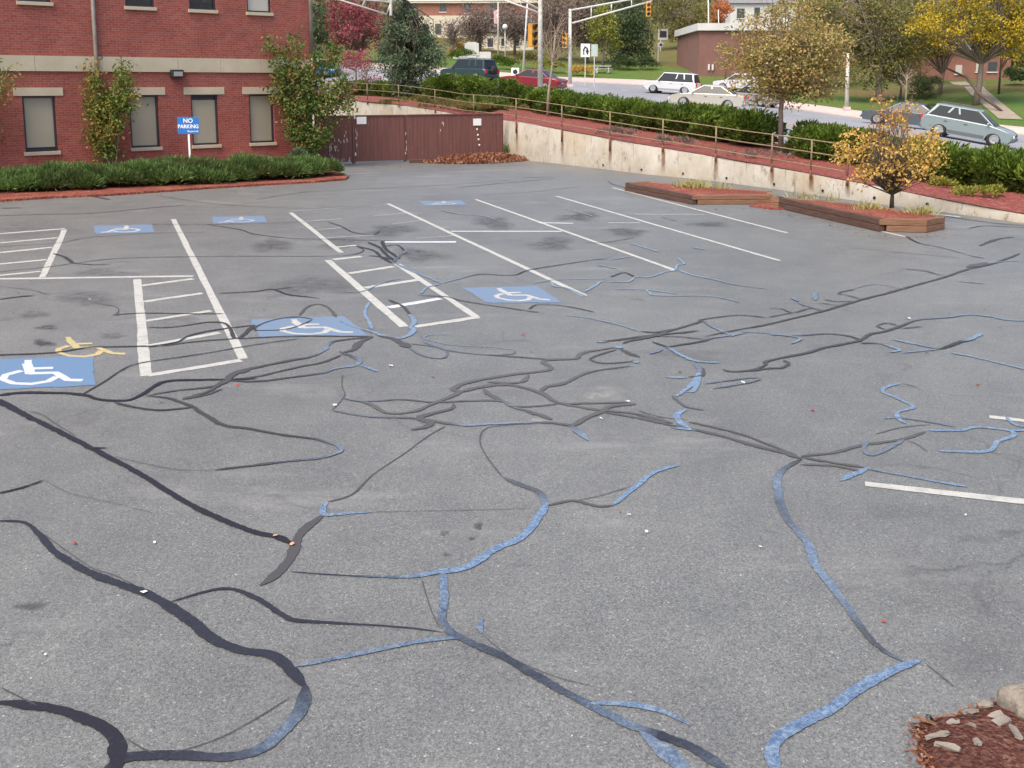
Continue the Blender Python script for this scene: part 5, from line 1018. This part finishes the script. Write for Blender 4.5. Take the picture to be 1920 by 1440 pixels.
def postsign(label, px, py, D, w, h, name='yard_sign'):
    p = on(px, D); z = dp(px, py, D)[2]-p.z; o = empty(name, p, 0, label, 'sign'); MB().box((0, .04, z/2), (.12, .08, z)).build('post', M['white'], o); MB().box((.3, 0, z-h/2), (w, .05, h)).build('sign_board', M['white'], o); MB().box((.3, -.03, z-h/2), (w*.7, .03, h*.6)).build('panel', M['frame'], o)
postsign('white framed yard sign on the hillside, upper one', 1237, 54, 135, 1.3, 1.4); postsign('white yard sign lower on the hillside', 1233, 80, 122, .5, .5)
MB_ = None

# ------------------------------------------------------------------ far buildings
def house(name, label, px0, px1, py0, py1, D, wallm, windows, dep=9, roof=None, extra=None, yaw=0.):
    """box house: front face from pixels (px0..px1, py0 top, py1 foot)"""
    c = Vector(dp((px0+px1)/2, 155, D)); z1 = dp(0, py0, D)[2]; z0 = min(dp(0, py1, D)[2], gz(c.x, D)-.5); s = FPX/D; w = (px1-px0)/s
    root = empty(name, (c.x, D, z0), yaw, label, 'building'); MB().box((0, dep/2, (z1-z0)/2), (w, dep, z1-z0)).build('wall', wallm, root)
    for (a, b, ya, yb, m_) in windows:
        xa, xb = (a-(px0+px1)/2)/s, (b-(px0+px1)/2)/s; za, zb2 = dp(0, yb, D)[2]-z0, dp(0, ya, D)[2]-z0
        wn = MB().box(((xa+xb)/2, -.02, (za+zb2)/2), (xb-xa, .06, zb2-za)).build('window', m_, root)
        MB().box(((xa+xb)/2, -.05, za-.08), (xb-xa+.2, .12, .12)).build('sill', M['white'], wn)
    if roof == 'flat': MB().box((0, dep/2, z1-z0+.25), (w+.8, dep+.8, .5)).build('roof', M['white'], root)
    elif roof: 
        h = z1-z0; mb = MB(); mb.add([(-w/2-.4, -.4, h), (w/2+.4, -.4, h), (w/2+.4, dep+.4, h), (-w/2-.4, dep+.4, h), (-w/2-.4, dep/2, h+roof), (w/2+.4, dep/2, h+roof)], [(0, 1, 5, 4), (2, 3, 4, 5), (0, 4, 3), (1, 2, 5), (3, 2, 1, 0)]); mb.build('roof', M['roofgrey'], root)
    return root, z0, s
M['roofgrey'] = noisy('grey_shingle', (.16, .16, .17), (.24, .24, .25), 4, .9)
M['farbrick'] = noisy('far_brick', (.23, .105, .075), (.28, .135, .10), 1.5, .9)
M['farbrick2'] = noisy('far_brick_muted', (.19, .095, .08), (.23, .12, .10), 1.2, .9)
M['cream'] = noisy('cream_wall', (.56, .50, .38), (.66, .60, .48), .8, .85)
M['dimwin'] = mat('far_window', (.06, .07, .08), .15)
h_, z0, s = house('brick_apartments', 'long tan brick apartment building with a cream ground floor beyond the monument', 730, 1010, -40, 95, 176, M['farbrick'], [(826, 838, 3, 22, M['dimwin']), (872, 884, 6, 24, M['dimwin']), (772, 784, -1, 16, M['dimwin']), (918, 930, 6, 24, M['dimwin'])], 12)
zc_ = dp(0, 30, 176)[2]-z0; MB().box((0, -.6, zc_/2), (250/s, 1.2, zc_)).build('ground_floor', M['cream'], h_)
for k in range(11): MB().box(((-115+k*23)/s, -1.25, zc_*.62), (1., .1, 1.7)).build('window', M['dimwin'], h_)
MB().box((0, -.2, dp(0, 2, 176)[2]-z0), (285/s, .5, .7)).build('stone_band', M['cream'], h_)
h_, z0, s = house('brick_hall', 'plain low brick building with a broad white roof edge behind the white car', 1311, 1560, 57, 134, 104, M['farbrick2'], [], 14)
MB().box((0, 7, dp(0, 50.5, 104)[2]-z0), (249/s+.6, 14.6, 13/s)).build('roof_edge', M['white'], h_)
for a in (1329, 1336): MB().box(((a-1435.5)/s, -.1, dp(0, 126, 104)[2]-z0), (.18, .12, .6)).build('meter_box', M['white'], h_)
house('white_house', 'white clapboard house on the hill above the brick hall', 1366, 1500, 6, 60, 150, M['white'], [(1378, 1392, 16, 34, M['dimwin']), (1410, 1420, 14, 30, M['dimwin']), (1440, 1452, 14, 32, M['dimwin'])], 9, 2.5)
house('brick_house', 'brick house behind the yellow tree at the right', 1738, 1892, 95, 153, 104, M['farbrick'], [(1790, 1802, 122, 138, M['whiteblind']), (1828, 1836, 118, 134, M['whiteblind']), (1850, 1866, 116, 134, M['dimwin'])], 9, 2.2)
house('white_house', 'small pale house glimpsed between trees at the top middle', 1560, 1600, 80, 118, 125, M['white'], [(1572, 1580, 92, 104, M['dimwin'])], 7, 1.6)
house('cream_house', 'cream house half hidden by the bare brown trees', 905, 1000, 60, 98, 150, M['cream'], [(915, 925, 72, 88, M['dimwin']), (940, 948, 72, 86, M['dimwin']), (965, 973, 72, 86, M['dimwin'])], 8, 2.)
# sloped walk up to the brick house
w0, w1 = on(1900, 70), on(1795, 100)
MB_w = MB(); pts_ = [w0.lerp(w1, t) for t in np.linspace(0, 1, 9)]; ribbon_world(pts_, 1.5, .05, 'garden_path', noisy('tan_path', (.24, .20, .15), (.32, .27, .21), 2, .9), None, 'structure')

# ------------------------------------------------------------------ background trees
def bg(name, label, px, D, ells, n, ls, lm, tm, seed, tr=.2, cat='tree', trunk=None, **k):
    b = on(px, D); E = [ell(*e, D, dy) if False else ell(e[0], e[1], e[2], e[3], D) for e in ells]
    tk = [b]+[Vector(dp(x, y, D)) for x, y in trunk] if trunk else None
    return crown_tree(name, label, cat, b, E, n, ls, lm, tm, seed, tk, tr, **k)
bg('red_leaf_tree', 'dark red leaved tree between the brick building and the spruce', 672, 112, [(660, 55, 60, 42), (640, 30, 50, 30), (700, 45, 35, 38), (625, 75, 30, 25)], 5200, .30, M['red'], M['trunk_dark'], 201, .22, trunk=[(678, 95), (675, 70)], ncl=90)
bg('red_leaf_tree', 'small pinkish tree low behind the tall corner shrub', 668, 92, [(670, 115, 34, 18), (640, 108, 26, 16)], 900, .22, M['red'], M['trunk'], 202, .1, ncl=36)
bg('dark_tree', 'dark bushy tree right beside the corner of the brick building', 590, 100, [(592, 40, 22, 50), (600, 80, 20, 25)], 1500, .3, M['darkgreen'], M['trunk_dark'], 203, .2)
for i, (px, D, el, lab) in enumerate([(900, 140, [(905, 40, 42, 34), (890, 60, 35, 25)], 'bare brown tree behind the monument'), (965, 135, [(960, 40, 45, 40), (985, 60, 35, 28)], 'bare brown tree behind the flagpole'), (1040, 125, [(1045, 50, 40, 50), (1035, 20, 36, 36)], 'bare brown tree behind the thick pole'), (1100, 120, [(1095, 60, 34, 34), (1085, 30, 36, 34)], 'bare brown tree behind the signal mast'), (850, 128, [(845, 60, 30, 34)], 'bare pale tree before the cream ground floor')]):
    bg('bare_tree', lab, px, D, el, 6500 if i < 4 else 700, .34, M['twig'], M['trunk'], 210+i, .2, group='bare brown trees across the street', ncl=120, spread=.34, leafw=.3, shell=.1)
bg('yellow_green_tree', 'yellow green leafy tree right of the signal mast', 1130, 112, [(1136, 62, 28, 32), (1120, 40, 26, 26)], 2300, .3, M['ltgreen'], M['trunk'], 220, .18, ncl=50)
bg('willow_tree', 'big dark green drooping tree on the far lawn', 1168, 118, [(1178, 55, 46, 50), (1165, 20, 50, 40), (1195, 80, 36, 32), (1150, 90, 30, 20)], 6500, .32, M['darkgreen'], M['trunk'], 221, .4, ncl=110, droop=.6, trunk=[(1163, 95), (1175, 60)])
bg('brown_tree', 'brown leaved tree on the hillside right of the willow', 1275, 135, [(1280, 30, 50, 36), (1262, 50, 40, 24), (1240, 5, 40, 26)], 4200, .32, M['olive'], M['trunk'], 222, .3, ncl=80)
bg('orange_tree', 'bright orange tree beside the white house', 1345, 138, [(1350, 25, 20, 24)], 1500, .3, M['orange'], M['trunk'], 223, .15, ncl=30)
bg('orange_shrub', 'orange brown shrub at the corner of the brick hall', 1360, 98, [(1358, 105, 18, 24)], 600, .2, M['autumn'], M['trunk'], 224, .08, cat='shrub', ncl=20)
bg('olive_tree', 'large olive green tree behind the slate sedan', 1650, 82, [(1640, 60, 72, 58), (1600, 20, 70, 40), (1700, 60, 50, 55), (1640, 130, 60, 30), (1590, 100, 45, 40)], 12000, .24, M['olive'], M['trunk'], 225, .3, ncl=170, trunk=[(1648, 160), (1650, 110), (1645, 70)])
bg('olive_tree', 'brown and olive tree above the white pole at the top', 1545, 95, [(1540, 50, 60, 45), (1500, 20, 60, 35), (1560, 100, 50, 35)], 6500, .28, M['autumn'], M['trunk'], 226, .3, ncl=110)
yb = bg('yellow_tree', 'large yellow leaved tree with a leaning dark branch at the right', 1832, 78, [(1850, 30, 90, 42), (1790, 45, 60, 36), (1900, 60, 60, 40), (1860, 80, 70, 24), (1730, 60, 40, 32), (1850, -30, 90, 40)], 13000, .22, M['yellow'], M['trunk'], 227, .28, ncl=190, trunk=[(1836, 160), (1840, 120), (1860, 85)])
bg('yellow_tree', 'smaller yellow tree whose trunk stands left of the big one', 1763, 86, [(1765, 70, 50, 34), (1745, 40, 46, 34), (1720, 85, 30, 22)], 4000, .22, M['yellow'], M['trunk'], 228, .18, ncl=80, trunk=[(1768, 140), (1772, 112)])
b_ = Vector(yb.location); MB().tube([Vector(dp(1878, 208, 74))-b_, Vector(dp(1835, 175, 76))-b_, Vector(dp(1812, 145, 78))-b_, Vector(dp(1775, 128, 80))-b_], [.10, .13, .10, .06], 7).build('branch', M['trunk_dark'], yb, True)
bg('slim_tree', 'slim dark trunked tree right of the large yellow tree', 1874, 84, [(1890, 90, 40, 30), (1905, 60, 30, 30)], 1500, .22, M['yellow'], M['trunk_dark'], 229, .10, ncl=40)
tp = on(1733, 78); ob = bush('topiary_dome', tp, 1.15, 1.0, 2.3, 5200, .13, .05, M['topiary'], 230, None, 60, .3, 0, True)
tag(ob, 'tall dark dome shaped clipped bush behind the slate sedan', 'topiary')
bg('young_bare_tree', 'thin bare stems beside the dark dome bush', 1700, 76, [(1700, 140, 26, 30)], 120, .15, M['twig'], M['trunk_pale'], 231, .07, ncl=30)
bg('dark_tree', 'dark green tree closing the view behind the brick house at the right edge', 1915, 112, [(1915, 70, 50, 60), (1880, 40, 50, 45)], 5000, .3, M['darkgreen'], M['trunk_dark'], 240, .25, ncl=80)
bg('olive_tree', 'olive tree between the big olive tree and the yellow trees', 1722, 98, [(1715, 70, 44, 60), (1735, 30, 50, 45)], 4500, .28, M['olive'], M['trunk'], 241, .2, ncl=80)
bg('olive_tree', 'reddish brown thin tree over the slate sedan roof', 1690, 84, [(1690, 130, 40, 28), (1665, 145, 30, 20)], 2200, .2, M['autumn'], M['trunk'], 242, .1, ncl=50)
# low shrubs round the monument and lawn
for i, (px, D, w, h, mt, lab) in enumerate([(870, 124, 3.5, 1.1, 'yew', 'low green hedge in front of the white monument'), (942, 104, 2.6, 1.5, 'yew', 'rounded green bush in front of the lamp post'), (990, 110, 3., 1.8, 'olive', 'olive bush right of the lamp post'), (1030, 106, 3, 1.4, 'ltgreen', 'pale green bush behind the red sedan'), (1090, 104, 2.2, .9, 'gold', 'yellow ornamental grass clump by the arrow sign'), (1165, 112, 3., 1.5, 'darkgreen', 'dark shrub under the willow'), (1205, 112, 3., 1.5, 'darkgreen', 'dark shrub right of the willow trunk'), (800, 112, 3.5, 1.8, 'olive', 'brown green shrub behind the spruce'), (730, 118, 3.5, 2.2, 'darkgreen', 'dark shrub left behind the spruce'), (858, 130, 1.6, 2.4, 'gold', 'small golden shrub left of the monument'), (640, 110, 3.5, 1.4, 'olive', 'low shrub under the dark red tree'), (1905, 88, 2.2, 1.6, 'darkgreen', 'dark bush by the brick house at the right edge')]):
    ob = bush('garden_shrub', on(px, D), w*.55, w*.4, h, 1500, .24, .09, M[mt], 300+i, None, 16, .4); tag(ob, lab, 'shrub', 'garden shrubs across the street')
# far woodland on the hill
r = np.random.default_rng(77); n_ = 26000; px = r.uniform(-300, 2300, n_//12); D_ = r.uniform(150, 300, n_//12)**1.0
cen = []
for a, d in zip(px, D_):
    x = dp(a, 155, d)[0]
    if (1290 < a < 1520 and d < 170) or (1720 < a < 1900 and d < 130) or (720 < a < 1020 and d < 200) or (1200 < a < 1320 and d < 160): continue
    cen.append((x, d, gz(x, d)))
cen = np.array(cen); id_ = r.integers(0, len(cen), 34000); g = r.normal(0, 1, (34000, 3)); P = cen[id_]+g*np.array([2.4, 2.4, 2.0])+np.array([0, 0, 4.5])
lfb = r.uniform(0, 1, len(cen))[id_]; V, Q, lf = leaves(P, g, .9, .6, 77, .8, lfb); tag(np_mesh('far_woodland', V, Q, M['wood'], None, {'lf': lf}), 'brown and olive woodland covering the far hill', 'woodland', None, 'stuff')
mb = MB()
for c in cen[::2]: mb.tube([(c[0], c[1], c[2]-.5), (c[0]+r.normal(0, .3), c[1], c[2]+5)], [.22, .1], 4, False)
tag(mb.build('woodland_trunks', M['trunk']), 'distant tree trunks standing in the far woodland', 'woodland', None, 'stuff')

# ------------------------------------------------------------------ near corner: mulch, chips, stone
nm = [(1738, 1480), (1735, 1440), (1718, 1412), (1722, 1385), (1716, 1362), (1745, 1358), (1775, 1356), (1805, 1344), (1840, 1330), (1880, 1318), (1950, 1308), (2060, 1300), (2060, 1480)]
np_ = [gp(x, y)[:2] for x, y in nm]; cc = np.mean(np_, axis=0); mb = MB(); k_ = len(np_)
mb.add([(*p, .003) for p in np_]+[(*(cc+(p-cc)*.7), .05) for p in np_]+[(*cc, .07)], [(i, (i+1) % k_, k_+(i+1) % k_, k_+i) for i in range(k_)]+[(k_+i, k_+(i+1) % k_, 2*k_) for i in range(k_)])
o = mb.build('mulch_patch', M['mulch_near'], None, True); tag(o, kind='structure')
r = np.random.default_rng(12); Pn = []
for k in range(1500):
    a, b = r.integers(0, k_), r.uniform(0, 1); e = np_[a]*(1-b)+np_[(a+1) % k_]*b; t = math.sqrt(r.uniform(0, 1))*(1.04 if k % 7 else 1.22); q_ = cc+(e-cc)*t; Pn.append((q_[0], q_[1], .01+.055*(1-min(t, 1))+r.uniform(0, .02)))
V, Q, lf = leaves(np.array(Pn), np.tile([0, 0, .0], (len(Pn), 1)), .036, .013, 14, 1.); V[:, 2] = .01+(V[:, 2]-.01)*.6; V[:, 2] = np.maximum(V[:, 2], .004); tag(np_mesh('mulch_shreds', V, Q, M['litter'], None, {'lf': lf}), 'loose red and brown mulch shreds in the near right corner', 'mulch', None, 'stuff')
so = gp(1912, 1345); st = MB(); r = np.random.default_rng(3); vs = []; nu, nv = 22, 12
for j in range(nv+1):
    ph = math.pi*j/nv-math.pi/2
    for i in range(nu):
        a = 2*math.pi*i/nu; q = 1+.10*math.sin(3*a+1+ph)+.07*math.sin(5*a+2*ph)+.03*r.normal(); sx_ = lambda t: math.copysign(abs(t)**.6, t)
        vs.append((.115*sx_(math.cos(a))*math.cos(ph)**.6*q if abs(ph) < 1.56 else 0, .085*sx_(math.sin(a))*math.cos(ph)**.6*q if abs(ph) < 1.56 else 0, .062*sx_(math.sin(ph))*(1+.05*r.normal())+.06))
st.add(vs, [(j*nu+i, j*nu+(i+1) % nu, (j+1)*nu+(i+1) % nu, (j+1)*nu+i) for j in range(nv) for i in range(nu)]); o = st.build('stone', M['stone'], None, True); o.location = (so[0]+.02, so[1], .02); o.rotation_euler = (0, 0, .2)
tag(o, 'weathered grey stone lying on the mulch in the near right corner', 'stone')
chips = [(1755, 1358, 1712, 1344, .018, 'reddish brown stick poking left out of the mulch', 'timber'), (1748, 1350, 1738, 1340, .007, 'thin black stick at the edge of the mulch', 'black'), (1735, 1384, 1780, 1374, .016, 'pale yellow wood sliver near the mulch edge', 'chip'), (1753, 1392, 1800, 1407, .022, 'long grey wood chip, lowest of the wood chips', 'chip'), (1850, 1352, 1880, 1338, .034, 'broad pale wood chip below the stone', 'chip'), (1850, 1368, 1890, 1345, .032, 'broad grey wood chip leaning under the stone', 'chip'), (1893, 1358, 1910, 1384, .028, 'grey split wood chip standing right under the stone', 'chip'), (1805, 1337, 1835, 1332, .03, 'small pale wood chip at the mulch edge left of the stone', 'chip'), (1835, 1325, 1860, 1318, .03, 'rounded yellowish chip beside the stone', 'stone'), (1775, 1357, 1800, 1354, .018, 'short brown wood chip in the middle of the mulch', 'chip'), (1805, 1358, 1830, 1362, .016, 'thin tan wood chip left of the broad chips', 'chip'), (1826, 1385, 1838, 1396, .02, 'small grey wood chip in the lower mulch', 'chip')]
for i, (x0, y0, x1, y1, w, lab, mt) in enumerate(chips):
    a = Vector(gp(x0, y0, .05)); b = Vector(gp(x1, y1, .07)); L = (b-a).length; mb = MB(); r = np.random.default_rng(i); k4 = 5; vs = []
    for j in range(k4):
        t = j/(k4-1); ww = w*(.5+.9*math.sin(math.pi*(.12+.76*t)))*r.uniform(.8, 1.2)/2; hh_ = .006
        for (yy, zz_) in ((-ww, -hh_), (ww, -hh_), (ww, hh_), (-ww, hh_)): vs.append((t*L-L/2, yy+r.normal(0, .0035), zz_+.004*math.sin(3*t)+r.normal(0, .0015)))
    mb.add(vs, [(0, 1, 2, 3), tuple(4*(k4-1)+q for q in (3, 2, 1, 0))]+[(4*j+q, 4*j+4+q, 4*j+4+(q+1) % 4, 4*j+(q+1) % 4) for j in range(k4-1) for q in range(4)])
    o = mb.build('wood_chip' if mt not in ('stone',) else 'pebble', M[mt], None); o.location = (a+b)/2; d = (b-a).normalized(); o.rotation_euler = (r.uniform(-.5, .5), -math.asin(d.z), math.atan2(d.y, d.x)); tag(o, lab, 'wood chip' if mt != 'stone' else 'pebble')

# scattered leaves and scraps on the asphalt
M['leafred'] = noisy('dry_red_leaf', (.30, .03, .025), (.4, .07, .05), 30, .7); M['leaforange'] = noisy('dry_orange_leaf', (.55, .22, .12), (.65, .34, .2), 30, .7); M['scrap'] = mat('pale_scrap', (.8, .78, .74), .6)
def scrap(px, py, s, mt, name, label, cat, group, seed):
    r = np.random.default_rng(seed); c = gp(px, py); k6 = 7; vs = [(s*r.uniform(.6, 1)*math.cos(a), s*.6*r.uniform(.6, 1)*math.sin(a), r.uniform(0, s*.35)) for a in np.linspace(0, 2*math.pi, k6, endpoint=False)]+[(0, 0, s*.22)]
    o = MB().add(vs, [(i, (i+1) % k6, k6) for i in range(k6)]).build(name, mt, None); o.location = (c[0], c[1], .012); o.rotation_euler = (0, 0, r.uniform(0, 6)); tag(o, label, cat, group)
for i, (x, y, s, m_, lab, gr) in enumerate([(548, 1023, .032, 'leaforange', 'orange dry leaf at the fork of the dark crack seal', None), (517, 1007, .024, 'leaforange', 'small orange leaf just left of the crack fork', None), (140, 1021, .024, 'leafred', 'dark red leaf left of the wide crack seal', None), (1657, 1168, .022, 'leafred', 'dark red leaf right of the long blue crack seal', None), (1524, 771, .035, 'leafred', 'dark red leaf on the asphalt in the right middle', None), (1163, 962, .016, 'leafred', 'tiny red leaf below the central crack junction', None), (446, 724, .03, 'leafred', 'small red brown leaf by the front corner of the hatched bay', None), (981, 629, .03, 'leafred', 'tiny red leaf right of the blue square', None)]):
    scrap(x, y, s, M[m_], 'fallen_leaf', lab, 'leaf', gr, 400+i)
for i, (x, y, s, lab) in enumerate([(270, 1114, .03, 'white scrap on the wide dark crack seal at the left'), (628, 762, .03, 'white scrap at the left tip of the central crack net'), (1212, 1000, .022, 'pale scrap in the middle right of the asphalt'), (733, 688, .035, 'pale scrap below the front end of the hatched bay'), (168, 563, .035, 'pale pinkish scrap in the front left parking bay'), (1180, 968, .018, 'pale speck beside the tail of the blue seal'), (1425, 1028, .016, 'pale speck on the open asphalt left of the long blue seal'), (85, 1231, .016, 'white speck in the lower left asphalt'), (1178, 755, .03, 'white speck right of the pale patch'), (1127, 787, .03, 'white speck under the central crack net'), (1810, 968, .02, 'white speck below the right white line'), (290, 1020, .018, 'white speck between the two left crack seals'), (1394, 719, .035, 'white speck on the looped seal at the right'), (1702, 599, .05, 'white speck above the second long diagonal seal')]):
    scrap(x, y, s, M['scrap'], 'paper_scrap', lab, 'scrap', 'pale scraps on the asphalt', 500+i)

# leaf litter drifted along the edges of the lot
r = np.random.default_rng(91); Pn = []
edge = [gp(x, y+1.5)[:2] for x, y in bed[:-2]]
def along(pts, n_, sd_, off=0.):
    pts = np.array(pts); dd = np.r_[0, np.cumsum(np.hypot(*np.diff(pts, axis=0).T))]
    for k in range(n_):
        t = r.uniform(0, dd[-1]); p = np.array([np.interp(t, dd, pts[:, 0]), np.interp(t, dd, pts[:, 1])])+r.normal(0, sd_, 2); Pn.append((p[0], p[1], -.0 if False else (.066 if off else .012)))
along(edge, 260, .3); along(edge, 200, .3, 1)
along([gp(x, y+2)[:2] for x, y in [(990, 301), (1108, 315), (1212, 327), (1395, 346), (1522, 365), (1657, 381), (1752, 390), (1920, 414)]], 260, .18)
along([gp(x, y+3)[:2] for x, y in [(1300, 390), (1450, 392), (1640, 442), (1738, 444), (1790, 432)]], 130, .15)
along([gp(x, y)[:2] for x, y in [(680, 314), (770, 312), (900, 312), (1000, 308)]], 90, .3)
for k in range(60):
    p = gp(r.uniform(0, 1920), 330+r.uniform(0, 1)**2*450)[:2]; Pn.append((p[0], p[1], .012))
Pn = np.array(Pn); V, Q, lf = leaves(Pn, np.tile([0, 0, 0.], (len(Pn), 1)), .06, .04, 92, 1.); V[:, 2] = np.maximum(V[:, 2]*.3+np.repeat(Pn[:, 2], 4)*.7, .009)
tag(np_mesh('leaf_litter', V, Q, M['litter'], None, {'lf': lf}), 'small dry leaves and bits drifted along the edges of the parking lot', 'leaves', None, 'stuff')
